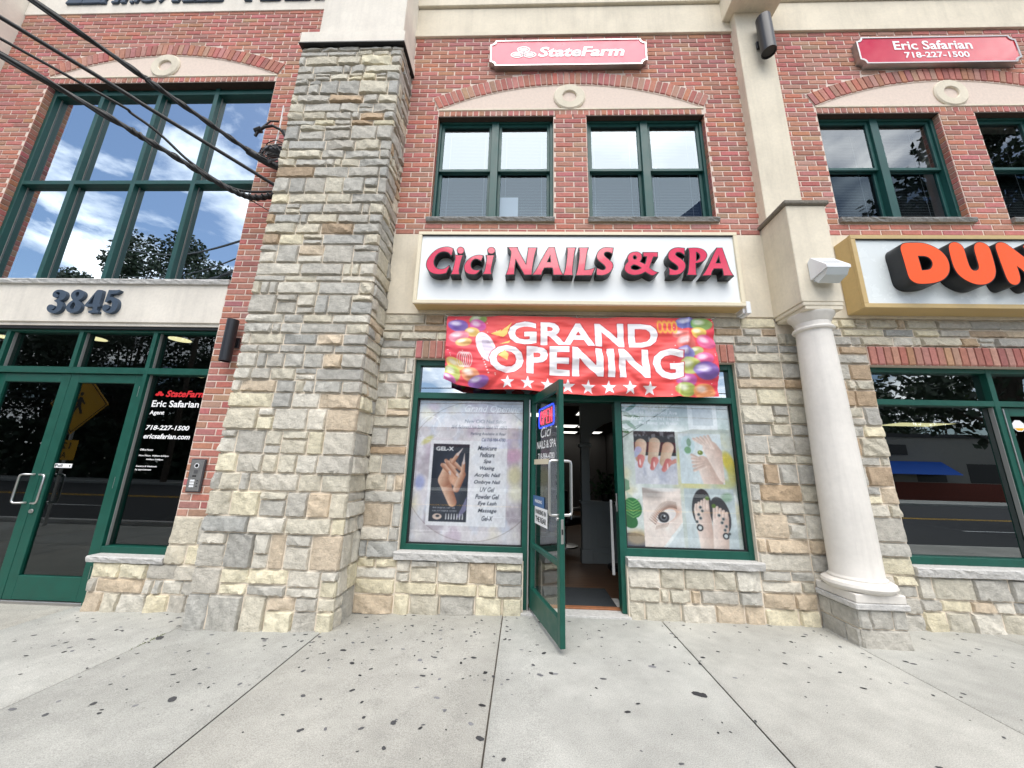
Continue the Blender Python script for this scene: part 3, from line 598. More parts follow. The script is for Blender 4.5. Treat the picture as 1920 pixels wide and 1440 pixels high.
# ================================================================== THE BUILDING
B = thing('commercial_building', 'two-storey red brick and stone commercial building with green framed windows and beige trim', 'building')
def holed(x0, x1, z0, z1, holes, y0, y1):
    """a slab of wall y0..y1 with rectangular holes (hx0, hx1, hz0, hz1)"""
    xs = sorted({x0, x1} | {min(max(v, x0), x1) for h in holes for v in h[:2]}); zs = sorted({z0, z1} | {min(max(v, z0), z1) for h in holes for v in h[2:]})
    solid = {}
    for i in range(len(xs) - 1):
        for j in range(len(zs) - 1):
            cx, cz = (xs[i] + xs[i + 1]) / 2, (zs[j] + zs[j + 1]) / 2
            solid[i, j] = not any(h[0] < cx < h[1] and h[2] < cz < h[3] for h in holes)
    g = G()
    for (i, j), s in solid.items():
        if not s: continue
        a, b, c, d = xs[i], xs[i + 1], zs[j], zs[j + 1]
        g.quad((a, y0, c), (b, y0, c), (b, y0, d), (a, y0, d)); g.quad((b, y1, c), (a, y1, c), (a, y1, d), (b, y1, d))
        if not solid.get((i - 1, j)): g.quad((a, y1, c), (a, y0, c), (a, y0, d), (a, y1, d))
        if not solid.get((i + 1, j)): g.quad((b, y0, c), (b, y1, c), (b, y1, d), (b, y0, d))
        if not solid.get((i, j - 1)): g.quad((a, y1, c), (b, y1, c), (b, y0, c), (a, y0, c))
        if not solid.get((i, j + 1)): g.quad((a, y0, d), (b, y0, d), (b, y1, d), (a, y1, d))
    return g
# ---------------------------------------------------------------- bricks
CH = 0.0761; BL = 0.232; JT = 0.013
BR = random.Random(3)
def brick_col():
    t = BR.random()
    if t < .62: c = (182 + BR.uniform(-11, 11), 122 + BR.uniform(-9, 9), 109 + BR.uniform(-8, 8))
    elif t < .8: c = (168 + BR.uniform(-9, 9), 110 + BR.uniform(-8, 8), 100)
    elif t < .93: c = (184 + BR.uniform(-8, 8), 138 + BR.uniform(-8, 8), 122 + BR.uniform(-6, 6))
    else: c = (168 + BR.uniform(-8, 8), 126 + BR.uniform(-8, 8), 112)
    return lin(*c)
def unit_brick(seed):
    """1 x 1 x 1 brick, front at y=-1, bevelled and a little uneven"""
    r = random.Random(seed); b = .025; bz = .075
    j = lambda a: r.uniform(-a, a)
    f = [(b + j(.01), -1, bz + j(.03)), (1 - b + j(.01), -1, bz + j(.03)), (1 - b + j(.01), -1, 1 - bz + j(.03)), (b + j(.01), -1, 1 - bz + j(.03))]
    m = [(0, -.75, 0), (1, -.75, 0), (1, -.75, 1), (0, -.75, 1)]; k = [(0, 0, 0), (1, 0, 0), (1, 0, 1), (0, 0, 1)]
    return G().add(f + m + k, [(0, 1, 2, 3)] + [(4 + i, 4 + (i + 1) % 4, (i + 1) % 4, i) for i in range(4)] + [(8 + i, 8 + (i + 1) % 4, 4 + (i + 1) % 4, 4 + i) for i in range(4)])
UB = [unit_brick(s) for s in range(6)]
UBM = []
for u in UB:
    me = u.mesh('brick'); me.materials.append(M['brick']); UBM.append(me)
BP = .006      # how far the bricks stand proud of the mortar
def lay(rows, parent, limit=300, score=None):
    """rows: list of (x, z, w, h, y, rot, ycentre) bricks; the first 'limit' by score become parts, the others one mass"""
    rows = sorted(rows, key=score, reverse=True) if score else rows
    for (x, z, w, h, y, rot, d) in rows[:limit]:
        o = bpy.data.objects.new('brick', BR.choice(UBM)); COL.objects.link(o); o.parent = parent
        o.color = (*brick_col(), 1)
        if isinstance(rot, tuple):
            o.location = (x - rot[1] * .002, .002 if rot[1] > 0 else .104, z); o.scale = (w, d, h); o.rotation_euler = (0, 0, R(90) * rot[1])
            continue
        o.location = (x, y + d - BR.uniform(0, .0025), z); o.scale = (w, d, h); o.rotation_euler = (0, rot, 0)
    rest = rows[limit:]
    if rest:
        g = G(); cols = []
        for (x, z, w, h, y, rot, d) in rest:
            if isinstance(rot, tuple):
                u = BR.choice(UB); c = brick_col(); f_ = rot[1]
                vs = [(x - f_ * .002 - f_ * p_[1] * d, (.002 + p_[0] * w) if f_ > 0 else (.104 - p_[0] * w), z + p_[2] * h) for p_ in u.v]
                g.add(vs, u.f); cols += [c] * len(vs); continue
            u = BR.choice(UB); c = brick_col(); off = BR.uniform(0, .0025); cs, sn = math.cos(rot), math.sin(rot)
            vs = [(x + (p[0] * w) * cs + (p[2] * h) * sn, y + d - off + p[1] * d, z - (p[0] * w) * sn + (p[2] * h) * cs) for p in u.v]
            g.add(vs, u.f); cols += [c] * len(vs)
        me = g.mesh('brick_field'); me.materials.append(M['brick_mass'])
        at = me.color_attributes.new('Col', 'FLOAT_COLOR', 'POINT')
        at.data.foreach_set('color', np.array([(*c, 1) for c in cols], np.float32).ravel())
        obj('brick_field', me, None, parent, kind='stuff')
def bond(x0, x1, z0, n, blocked, y=0.0):
    """running bond, n courses up from z0; blocked(za, zb) gives the closed intervals of x"""
    out = []
    for r in range(n):
        za = z0 + r * CH + JT / 2; zb = z0 + (r + 1) * CH - JT / 2
        free = [(x0, x1)]
        for (a, b) in blocked(za, zb):
            nf = []
            for (p, q) in free:
                if b <= p or a >= q: nf.append((p, q)); continue
                if a > p: nf.append((p, a))
                if b < q: nf.append((b, q))
            free = nf
        off = (r % 2) * BL / 2
        for (p, q) in free:
            k = math.floor((p - off) / BL)
            x = off + k * BL
            while x < q:
                a, b = max(x, p), min(x + BL, q)
                if b - a > .035: out.append((a + JT / 2 + BR.uniform(-.0015, .0015), za + BR.uniform(-.001, .001), b - a - JT, zb - za, y - BP, 0, .03))
                x += BL
    return out
def jamb(x, z0, z1, face):
    """brick ends lining a window reveal; face = +1 looks to +x, -1 to -x"""
    k0 = math.ceil((z0 - LZB) / CH); out = []
    while LZB + (k0 + 1) * CH < z1 + .03:
        za = LZB + k0 * CH + JT / 2
        out.append((x, za, .10, CH - JT, -.001, ('jamb', face), .008)); k0 += 1
    return out
LZB = 4.135
def arch_geo(cx, half, zs, rise):
    Rr = (half * half + rise * rise) / (2 * rise); return Rr, zs + rise - Rr
def arch_block(cx, half, zs, rise, ring):
    Rr, cz = arch_geo(cx, half, zs, rise); Ro = Rr + ring
    def f(za, zb):
        zm = (za + zb) / 2
        if zm < zs or zm > cz + Ro: return []
        w = math.sqrt(max(0, Ro * Ro - (zm - cz) ** 2)); lim = half + .012 + (zm - zs) * .47
        w = min(w, lim); return [(cx - w, cx + w)]
    return f
def brick_arch(cx, half, zs, rise, ring, label):
    """ring of bricks on end over a shallow stucco tympanum, with a round ornament and a course of headers below"""
    Rr, cz = arch_geo(cx, half, zs, rise); A = math.asin(half / Rr); n = int(round(2 * A * (Rr + ring / 2) / .0785))
    w0 = 2 * A * Rr / n
    # mortar bed behind the ring
    g = G(); k = 48; inner = [(cx + Rr * math.sin(-A + 2 * A * i / k), cz + Rr * math.cos(-A + 2 * A * i / k)) for i in range(k + 1)]
    outer = [(cx + (Rr + ring) * math.sin(-A + 2 * A * i / k), cz + (Rr + ring) * math.cos(-A + 2 * A * i / k)) for i in range(k + 1)]
    for i in range(k):
        g.add([(inner[i][0], -.006, inner[i][1]), (inner[i + 1][0], -.006, inner[i + 1][1]), (outer[i + 1][0], -.006, outer[i + 1][1]), (outer[i][0], -.006, outer[i][1]),
               (inner[i][0], .1, inner[i][1]), (inner[i + 1][0], .1, inner[i + 1][1])], [(0, 1, 2, 3), (4, 5, 1, 0)])
    arch = obj('brick_arch', g, M['mortar'], B, label=label)
    rows = []
    for i in range(n):
        a = -A + 2 * A * (i + .5) / n; ww = w0 - JT * .8
        px, pz = cx + (Rr + .002) * math.sin(a), cz + (Rr + .002) * math.cos(a)
        rows.append((px - ww / 2 * math.cos(a), pz + ww / 2 * math.sin(a), ww * 1.02, ring - .006, -.016, a, .105))
    lay(rows, arch, 300)
    # tympanum and its lip
    ty = G()
    for i in range(k):
        (xa, za), (xb, zb) = inner[i], inner[i + 1]
        ty.quad((xa, .085, zs - .004), (xb, .085, zs - .004), (xb, .085, zb), (xa, .085, za))
    ty.bbox(cx - half, cx + half, -.012, .09, zs - .02, zs + .008, .004)
    obj('tympanum', ty, M['stucco'], B)
    rg = G(); n = 40; zc = zs + .5 * rise - .005; prof = [(.092, .088), (.092, -.015), (.100, -.025), (.196, -.025), (.212, -.012), (.212, .088)]; m = len(prof); vs = []; fs = []
    for i in range(n):
        t = 2 * math.pi * i / n
        for r, y in prof: vs.append((cx + r * math.cos(t), y, zc + r * math.sin(t)))
    for i in range(n):
        for j in range(m - 1): fs.append((i * m + j, i * m + j + 1, ((i + 1) % n) * m + j + 1, ((i + 1) % n) * m + j))
    obj('round_ornament', rg.add(vs, fs), M['stucco'], B, smooth=35)
    # header course below
    hd = [(cx - half + i * .0775 + JT / 2, zs - .108, .0775 - JT, .083, -.004, 0, .03) for i in range(int(2 * half / .0775))]
    g = G(); g.box(cx - half, cx + half, .004, .1, zs - .112, zs - .021)
    lint = obj('brick_lintel', g, M['mortar'], B); lay(hd, lint, 300)
    g = G(); g.box(cx - half, cx + half, -.002, .2, zs - .124, zs - .113); obj('steel_lintel', g, M['rust'], lint)

C_HOLES = [(-1.22, .325, 4.36, 5.942), (.757, 2.295, 4.36, 5.942)]
C_ARCH = (.54, 1.756, 6.05, .405, .222)
g = holed(-1.64, 2.80, 4.135, 7.34, C_HOLES, 0.0, .32)
wall_c = obj('brick_wall', g, M['mortar'], B, label='red brick upper wall above the nail salon')
ab = arch_block(*C_ARCH)
def blk_c(za, zb):
    zm = (za + zb) / 2; out = ab(za, zb)
    for h in C_HOLES:
        if h[2] - .06 < zm < h[3]: out.append((h[0], h[1]))
    if 5.94 < zm < 6.05: out.append((-1.216, 2.296))
    return out
lay(bond(-1.64, 2.80, 4.135, 42, blk_c) + jamb(.757, 4.36, 5.94, 1) + jamb(-1.22, 4.36, 5.94, 1) + jamb(2.295, 4.36, 5.94, -1), wall_c, 300, score=lambda b: -b[1] + b[2] * .6)
brick_arch(*C_ARCH, 'brick arch over the two windows above the nail salon')

R_HOLES = [(3.73, 5.25, 4.36, 5.942), (5.69, 7.21, 4.36, 5.942)]
R_ARCH = (5.47, 1.74, 6.05, .40, .222)
g = holed(3.18, 8.0, 4.135, 7.34, R_HOLES, 0.0, .32)
wall_r = obj('brick_wall', g, M['mortar'], B, label='red brick upper wall right of the beige pier')
ar = arch_block(*R_ARCH)
def blk_r(za, zb):
    zm = (za + zb) / 2; out = ar(za, zb)
    for h in R_HOLES:
        if h[2] - .06 < zm < h[3]: out.append((h[0], h[1]))
    if 5.94 < zm < 6.05: out.append((R_ARCH[0] - 1.74, R_ARCH[0] + 1.74))
    return out
lay(bond(3.18, 8.0, 4.135, 42, blk_r) + jamb(5.25, 4.36, 5.94, -1) + jamb(7.21, 4.36, 5.94, -1), wall_r, 300, score=lambda b: -(b[0] - 3.2) * .6 - b[1] * .4 - (5 if b[0] > 6.6 else 0))
brick_arch(*R_ARCH, 'brick arch over the two windows on the right')

L_ARCH = (-5.25, 1.68, 6.70, .375, .217)
LZ0 = .79
L_HOLES = [(-6.93, -3.575, 3.43, 6.59), (-7.10, -3.60, -.4, 3.43)]
g = holed(-7.745, -2.93, -.35, 7.93, L_HOLES, 0.0, .32)
wall_l = obj('brick_wall', g, M['mortar'], B, label='red brick wall round the lobby entrance and its tall window')
al = arch_block(*L_ARCH)
def blk_l(za, zb):
    zm = (za + zb) / 2; out = al(za, zb)
    for h in L_HOLES:
        if h[2] < zm < h[3]: out.append((h[0], h[1]))
    if 6.585 < zm < 6.70: out.append((L_ARCH[0] - 1.68, L_ARCH[0] + 1.68))
    return out
lay(bond(-7.745, -2.93, LZ0, 94, blk_l) + jamb(-6.93, 3.49, 6.58, 1) + jamb(-7.1, .79, 2.94, 1), wall_l, 300, score=lambda b: 2 * b[0] - b[1])
brick_arch(*L_ARCH, 'brick arch over the tall lobby window')

def soldier(x0, x1, z0, z1, label):
    n = int(round((x1 - x0) / .079)); w = (x1 - x0) / n
    g = G(); g.box(x0, x1, .002, .12, z0 - .004, z1)
    s = obj('soldier_course', g, M['mortar'], B, label=label)
    lay([(x0 + i * w + JT / 2, z0, w - JT, z1 - z0 - .008, -.016, 0, .03) for i in range(n)], s, 300)
soldier(-1.24, 2.30, 2.545, 2.757, 'upright brick course over the salon front')
soldier(3.735, 8.0, 2.545, 2.757, 'upright brick course over the shop window on the right')

# ---------------------------------------------------------------- stones
SR = random.Random(21)
PAL = {'grey': (187, 183, 173), 'blue': (174, 172, 165), 'buff': (203, 196, 178), 'cream': (222, 213, 186), 'tan': (205, 188, 164), 'brown': (184, 162, 136), 'light': (211, 205, 191)}
def stone_mesh(w, h, bulge, seed):
    """split-face block: square outline, narrow pitched margin, broken planar face that hangs over a chipped lower edge"""
    r = random.Random(seed); nx = max(4, min(14, int(w / .026))); nz = max(3, min(10, int(h / .024)))
    e = min(.010, h * .14, w * .14); eb = min(.007, h * .1)
    xs = [0] + [e + (w - 2 * e) * i / nx for i in range(nx + 1)] + [w]; zs = [0] + [eb + (h - e - eb) * j / nz for j in range(nz + 1)] + [h]
    W, H = len(xs), len(zs)
    jl = [r.uniform(-.0025, .0025) for _ in range(H)]; jr = [r.uniform(-.0025, .0025) for _ in range(H)]; jb = [r.uniform(-.002, .004) for _ in range(W)]; jt = [r.uniform(-.002, .002) for _ in range(W)]
    # broken planes: the lowest of a few tilted cuts
    planes = [(r.uniform(.7, 1.15), r.uniform(-.7, .7), r.uniform(-.5, .9)) for _ in range(3)]
    if r.random() < .6: planes.append((r.uniform(.75, 1.0), r.choice((-1, 1)) * r.uniform(1.0, 2.2), r.uniform(-1.5, 1.5)))
    wv = [(r.uniform(18, 60), r.uniform(18, 60), r.uniform(0, 6.3), r.uniform(.03, .10)) for _ in range(4)]
    vs = []; fs = []
    for j, z in enumerate(zs):
        for i, x in enumerate(xs):
            rim = i in (0, W - 1) or j in (0, H - 1)
            u, v = x / w, z / h
            px = x + (jl[j] if i < 2 else jr[j] if i > W - 3 else r.uniform(-.004, .004)); pz = z + (jb[i] if j < 1 else jt[i] if j > H - 3 else r.uniform(-.004, .004))
            if rim: vs.append((px, -.003, pz)); continue
            k = 1.25
            for (a0, bx, bz) in planes: k = min(k, a0 + bx * (u - .5) - bz * (v - .5) + .22)
            k += sum(am * math.sin(fx * x + fz * z + ph) for fx, fz, ph, am in wv) + r.uniform(-.09, .09)
            if j == 1: k *= r.uniform(.75, 1.1)
            vs.append((px, -.004 - bulge * max(.10, k + .30 * (.5 - v)), pz))
    for j in range(H - 1):
        for i in range(W - 1):
            q = (j * W + i, j * W + i + 1, (j + 1) * W + i + 1, (j + 1) * W + i)
            if r.random() < .5: fs += [(q[0], q[1], q[2]), (q[0], q[2], q[3])]
            else: fs += [(q[0], q[1], q[3]), (q[1], q[2], q[3])]
    rim = list(range(W)) + [j * W + W - 1 for j in range(1, H)] + [(H - 1) * W + i for i in range(W - 2, -1, -1)] + [j * W for j in range(H - 2, 0, -1)]
    base = len(vs)
    for k in rim: vs.append((vs[k][0], .02, vs[k][2]))
    n = len(rim)
    for k in range(n): fs.append((rim[k], base + k, base + (k + 1) % n, rim[(k + 1) % n]))
    me = G().add(vs, fs).mesh('stone', 24); me.materials.append(M['stone']); return me
STN = [0]
def put_stone(parent, x, z, w, h, kind, frame, bulge=.034):
    """frame: (origin, angle about z) of the face; x runs along the face"""
    STN[0] += 1
    me = stone_mesh(w, h, bulge * SR.uniform(.7, 1.25), STN[0] * 7 + 1)
    o = bpy.data.objects.new('stone', me); COL.objects.link(o); o.parent = parent
    (ox, oy), ang = frame
    o.location = (ox + x * math.cos(ang), oy + x * math.sin(ang), z); o.rotation_euler = (0, 0, ang)
    k = SR.uniform(.92, 1.07); c = lin(*PAL[kind]); t = SR.uniform(-.008, .008)
    o.color = (min(1, c[0] * k + t), min(1, c[1] * k), min(1, c[2] * k - t), 1)
def pick(wts):
    ks = list(wts); return SR.choices(ks, [wts[k] for k in ks])[0]
LOW = {'grey': 3, 'blue': .7, 'buff': 3.4, 'cream': 2.4, 'tan': 1.1, 'light': 2.4}
MID = {'grey': 4, 'blue': 1.2, 'buff': 3.2, 'tan': .7, 'light': 2.0}
TOP = {'grey': 4.5, 'blue': 1.6, 'buff': 2.6, 'brown': .6, 'cream': .3}
WALL = {'grey': 3.4, 'blue': 1.2, 'buff': 3.0, 'tan': .6, 'brown': .8, 'cream': .7, 'light': .8}
JS = .014
def ashlar(parent, frame, x0, x1, rows, wts, bulge=.027, split=True, ends=True):
    """rows: ascending z. tall rows are made of single stones and of pairs, low rows of long stones"""
    for a, b in zip(rows[:-1], rows[1:]):
        h = b - a
        if h < .035: continue
        x = x0; wt = wts(a) if callable(wts) else wts
        while x < x1 - .001:
            if h > .17: w = SR.choice((.15, .2, .24, .28, .33)) * SR.uniform(.9, 1.1)
            elif h > .11: w = SR.choice((.09, .2, .3, .38, .46)) * SR.uniform(.9, 1.1)
            else: w = SR.choice((.2, .28, .34, .42)) * SR.uniform(.9, 1.1)
            if x1 - x - w < .09: w = x1 - x
            w = min(w, x1 - x)
            if h > .2 and split and SR.random() < .36 and w > .14:
                f = SR.choice((.36, .42, .62, .66)); m = a + h * f
                put_stone(parent, x + JS / 2, a + JS / 2, w - JS, m - a - JS, pick(wt), frame, bulge); put_stone(parent, x + JS / 2, m + JS / 2, w - JS, b - m - JS, pick(wt), frame, bulge)
            elif h > .11 and split and w > .3 and SR.random() < .10:
                w1 = w * .55; m = (a + b) / 2
                put_stone(parent, x + JS / 2, a + JS / 2, w1 - JS, h - JS, pick(wt), frame, bulge)
                put_stone(parent, x + w1 + JS / 2, a + JS / 2, w - w1 - JS, m - a - JS, pick(wt), frame, bulge * .8); put_stone(parent, x + w1 + JS / 2, m + JS / 2, w - w1 - JS, b - m - JS, pick(wt), frame, bulge * .8)
            else: put_stone(parent, x + JS / 2, a + JS / 2, w - JS, h - JS, pick(wt), frame, bulge * (1 if h > .1 else .8))
            x += w
# pilaster: 44 courses as in the photo
PZ = [6.60, 6.53, 6.446, 6.296, 6.165, 6.053, 5.825, 5.692, 5.545, 5.432, 5.352, 5.132, 4.986, 4.864, 4.752, 4.604, 4.386, 4.251, 4.111, 3.987, 3.852, 3.718, 3.489, 3.342, 3.266, 3.116, 2.891, 2.789, 2.671, 2.549, 2.458, 2.3, 2.172, 2.042, 1.886, 1.667, 1.439, 1.26, 1.093, 0.868, 0.721, 0.424, 0.207, -0.115][::-1]
PX0, PX1, PY = -2.955, -1.655, -.385
g = G(); g.box(PX0 + .02, PX1, PY, .1, -.3, 6.62)
pil = obj('stone_pilaster', g, M['stone_mortar'], B, label='wide rough stone pilaster between lobby entrance and nail salon')
pw = lambda z: LOW if z < 1.9 else (MID if z < 3.6 else TOP)
ashlar(pil, ((PX0, PY), 0), 0, PX1 - PX0 + .028, PZ, pw, .026)
ashlar(pil, ((PX1, PY + .012), R(90)), 0, .40, PZ, pw, .026)
g = G(); g.box(PX0 - .005, PX0 + .019, PY + .03, .02, -.3, 6.61); obj('pilaster_side', g, M['stone_mortar'], B)
# shop wall
WZ = [-.06, .13, .27, .37, .46, .62, .75, .98, 1.10, 1.27, 1.47, 1.56, 1.76, 1.88, 2.08, 2.26, 2.37, 2.55, 2.66, 2.757, 2.86, 2.95, 3.08]
def cut(z0, z1): return [z0] + [z for z in WZ if z0 + .04 < z < z1 - .04] + [z1]
g = holed(-1.66, 8.0, -.3, 3.08, [(-1.24, 2.30, .46, 2.545), (.02, 1.03, -.4, .5), (3.735, 8.2, .46, 2.545)], .012, .32)
sw = obj('stone_wall', g, M['stone_mortar'], B, label='rough grey and buff stone wall round the salon front and shop window')
F0 = ((0, .012), 0)
ww = lambda z: LOW if z < 1.0 else WALL
ashlar(sw, F0, -1.64, -1.24, cut(-.05, 2.757), ww)
ashlar(sw, F0, -1.24, .015, [-.05, .14, .25, .455], LOW)
ashlar(sw, F0, 1.035, 2.30, [-.03, .15, .27, .455], LOW)
ashlar(sw, F0, 2.30, 2.80, cut(-.03, 2.757), ww)
ashlar(sw, F0, 2.80, 3.25, cut(.34, 2.9), ww)
ashlar(sw, F0, 3.25, 3.735, cut(-.03, 2.757), ww)
ashlar(sw, F0, 3.735, 6.6, [-.03, .16, .26, .455], LOW)
ashlar(sw, F0, -1.64, 2.80, [2.757, 2.86, 2.95, 3.075], WALL, .026)
ashlar(sw, F0, 3.2, 6.6, [2.757, 2.87, 2.96, 3.075], WALL, .026)
# lobby side
g = G(); g.box(-4.335, -2.9, -.004, .3, -.35, .345); g.box(-3.60, -2.9, -.0045, .3, .345, .79)
sl = obj('stone_wall', g, M['stone_mortar'], B, label='low stone wall below the lobby side window')
FL = ((0, -.004), 0)
ashlar(sl, FL, -4.335, -2.97, [-.13, .06, .19, .335], LOW)
ashlar(sl, FL, -3.60, -2.97, [.335, .52, .79], LOW)

# ---------------------------------------------------------------- stucco bands, piers, column
P = part(B)
g = G(); g.bbox(-1.64, 2.80, -.006, .3, 3.082, 4.133, .004); P('sign_band', g, M['stucco'])
g = G(); g.bbox(3.18, 8.0, -.006, .3, 3.082, 4.133, .004); P('sign_band', g, M['stucco'])
for a, b in ((-1.66, 2.80), (3.18, 8.0)):
    g = G(); g.box(a, b, -.02, .3, 7.336, 7.872); g.bbox(a, b, -.036, .0, 7.332, 7.40, .004); g.bbox(a, b, -.055, .3, 7.895, 9.3, .006); g.box(a, b, -.004, .3, 7.872, 7.9)
    P('frieze', g, M['stucco'])
g = G(); g.bbox(-7.745, -2.7, -.02, .3, 7.928, 9.3, .004); P('frieze', g, M['white_stucco'])
g = G(); g.bbox(PX0 - .012, PX1 + .05, PY - .062, .02, 6.622, 6.80, .006); g.bbox(PX0 + .2, PX1 + .012, PY - .03, .05, 6.79, 9.3, .006); 
P('pilaster_cap', g, M['white_stucco'])
g = G(); g.box(PX0 - .02, PX1 + .055, PY - .066, .02, 6.608, 6.623); P('cap_shadow_strip', g, M['black'])  # black strip stands in for the shadow line under the cap
# pier with bracket
g = G(); g.bbox(2.79, 3.235, -.125, .1, 4.2, 7.54, .006); g.bbox(2.685, 3.345, -.42, .05, 7.53, 9.3, .008); g.bbox(2.785, 3.195, -.43, .05, 3.07, 4.195, .006)
pier = P('stucco_pier', g, M['stucco'])
g = G(); g.bbox(2.755, 3.225, -.46, .02, 4.195, 4.245, .01); P('pier_capstone', g, M['cap_stone'])
# column
CX, CY = 3.0, -.235
prof = [(.19, .40), (.225, .405), (.250, .425), (.258, .445), (.250, .468), (.225, .482), (.205, .485), (.205, .50), (.192, .512)]
for k in range(13):
    t = k / 12; prof.append((.188 - .038 * t ** 1.6, .52 + (2.80 - .52) * t))
prof += [(.152, 2.81), (.172, 2.815), (.178, 2.83), (.172, 2.845), (.152, 2.85), (.152, 2.90), (.158, 2.905), (.168, 2.935), (.192, 2.965), (.2, 2.985), (.2, 2.99)]
g = G(); g.lathe(prof, CX, CY, 48); col = P('column', g, M['column'], smooth=40)
g = G(); g.bbox(2.80, 3.21, -.43, -.005, .335, .403, .006); obj('column_plinth', g, M['column'], col)
g = G(); g.bbox(2.815, 3.185, -.42, .0, 2.99, 3.03, .006); g.bbox(2.795, 3.19, -.426, .0, 3.028, 3.072, .008); obj('column_capital', g, M['stucco'], col)
g = G(); g.box(2.815, 3.195, -.40, .0, -.05, .29)
ped = P('stone_pedestal', g, M['stone_mortar'])
g = G(); g.bbox(2.785, 3.225, -.44, .0, .285, .334, .008); obj('pedestal_cap', g, M['sill'], ped)
gcol = dict(grey=3, blue=1)
for r0, r1, ws in ((-.02, .135, (.39,)), (.135, .285, (.09, .19, .11))):
    x = 0
    for w in ws: put_stone(ped, x + .004, r0 + .006, w - .008, r1 - r0 - .01, pick({'grey': 3, 'buff': 2}), ((2.81, -.402), 0), .016); x += w
for r0, r1, ws in ((-.02, .135, (.26, .14)), (.135, .285, (.13, .27))):
    x = 0
    for w in ws: put_stone(ped, x + .004, r0 + .006, w - .008, r1 - r0 - .01, pick(gcol), ((2.813, 0.0), R(-90)), .008); x += w
# left neighbour of the lobby bay
g = G(); g.bbox(-9.1, -7.75, -.40, .05, 6.6, 9.3, .006); P('pilaster_cap', g, M['white_stucco'])
g = G(); g.box(-9.1, -7.75, -.385, .1, -.3, 6.6)
pl2 = obj('stone_pilaster', g, M['stone_mortar'], B, label='stone pilaster at the far left corner')
ashlar(pl2, ((-7.75, -.36), R(90)), 0, .36, PZ, pw, .026)
ashlar(pl2, ((-9.1, -.385), 0), 0.9, 1.37, PZ, pw, .03)

# sills
def sill(x0, x1, z0, z1, mat, y0=-.045, n=None):
    g = G(); n = n or max(3, int((x1 - x0) / .05)); r = random.Random(int(x0 * 100) + 999); vs = []; fs = []
    for i in range(n + 1):
        x = x0 + (x1 - x0) * i / n; j = lambda a: r.uniform(-a, a)
        vs += [(x, .12, z1), (x, y0 + .004, z1 + j(.001)), (x, y0 - .004 + j(.004), z1 - .012 + j(.004)), (x, y0 + j(.007), (z0 + z1) / 2 + j(.006)), (x, y0 + .008 + j(.005), z0 + j(.002)), (x, .12, z0)]
    for i in range(n):
        for k in range(6): fs.append((i * 6 + k, i * 6 + (k + 1) % 6, i * 6 + 6 + (k + 1) % 6, i * 6 + 6 + k))
    fs += [tuple(range(6))[::-1], tuple(range(n * 6, n * 6 + 6))]
    return P('window_sill', g.add(vs, fs), mat)
sill(-1.25, .335, 4.298, 4.36, M['dark_sill']); sill(.745, 2.31, 4.298, 4.36, M['dark_sill'])
sill(3.72, 5.265, 4.298, 4.36, M['dark_sill']); sill(5.68, 7.22, 4.298, 4.36, M['dark_sill'])
sill(-6.95, -5.2, 3.43, 3.49, M['sill'], -.03); sill(-5.197, -3.575, 3.43, 3.49, M['sill'], -.03)
sill(-1.265, .012, .455, .53, M['sill']); sill(1.032, 2.33, .46, .535, M['sill']); sill(3.725, 6.9, .462, .545, M['sill'])
sill(-4.39, -3.595, .335, .395, M['sill'])

# ---------------------------------------------------------------- upper windows
def blinds(parent, x0, x1, z0, z1, y, tilt=.5):
    g = G(); n = int((z1 - z0) / .024)
    for k in range(n):
        z = z1 - .024 * (k + .5); dy = .011 * math.cos(tilt); dz = .011 * math.sin(tilt)
        g.quad((x0, y - dy, z - dz), (x1, y - dy, z - dz), (x1, y + dy, z + dz), (x0, y + dy, z + dz))
    for x in (x0 + .08, x1 - .08): g.box(x - .001, x + .001, y - .013, y - .012, z0, z1)
    obj('window_blind', g, M['blind'], parent, kind='stuff')
def double_window(x0, x1, z0, z1, glasses, label, closed=(1, 1)):
    y = .10; cm = (x0 + x1) / 2
    g = G(); g.bbox(x0, x1, y - .03, y + .09, z1 - .035, z1 + .02, .003); g.bbox(x0, x0 + .04, y - .03, y + .09, z0, z1, .003); g.bbox(x1 - .04, x1, y - .03, y + .09, z0, z1, .003)
    g.bbox(cm - .048, cm + .048, y - .035, y + .09, z0, z1 - .001, .003); g.bbox(x0, x1, y - .028, y + .09, z0 - .01, z0 + .03, .003)
    w = obj('window', g, M['green_win'], B, label=label)
    zm = z0 + (z1 - z0) * .50
    for k, (a, b) in enumerate(((x0 + .04, cm - .048), (cm + .048, x1 - .04))):
        for up in (1, 0):
            lo, hi = (zm, z1 - .035) if up else (z0 + .03, zm + .035); yy = y - .004 if up else y + .036; t = .038
            g = G(); g.bbox(a, a + t, yy, yy + .032, lo, hi, .003); g.bbox(b - t, b, yy, yy + .032, lo, hi, .003)
            g.bbox(a + t - .002, b - t + .002, yy + .001, yy + .031, lo, lo + t * 1.05, .003); g.bbox(a + t - .002, b - t + .002, yy + .001, yy + .031, hi - t, hi, .003)
            obj('sash', g, M['green_win'], w)
            g = G(); g.quad((a + t - .004, yy + .016, lo + t - .004), (b - t + .004, yy + .016, lo + t - .004), (b - t + .004, yy + .016, hi - t + .004), (a + t - .004, yy + .016, hi - t + .004))
            obj('pane', g, glasses[k] if up else M['glass_low'], w)
        blinds(w, a + .02, b - .02, z0 + .06 if closed[k] else zm - .1, z1 - .04, y + .16, .75)
    return w
double_window(-1.22, .325, 4.36, 5.94, (M['glass_up'], M['glass_up']), 'green double window above the first letters of the salon sign')
double_window(.757, 2.295, 4.36, 5.94, (M['glass_up'], M['glass_up']), 'green double window above the last letters of the salon sign')
double_window(3.73, 5.25, 4.36, 5.94, (M['glass_up2'], M['glass_up2']), 'green double window beside the beige pier')
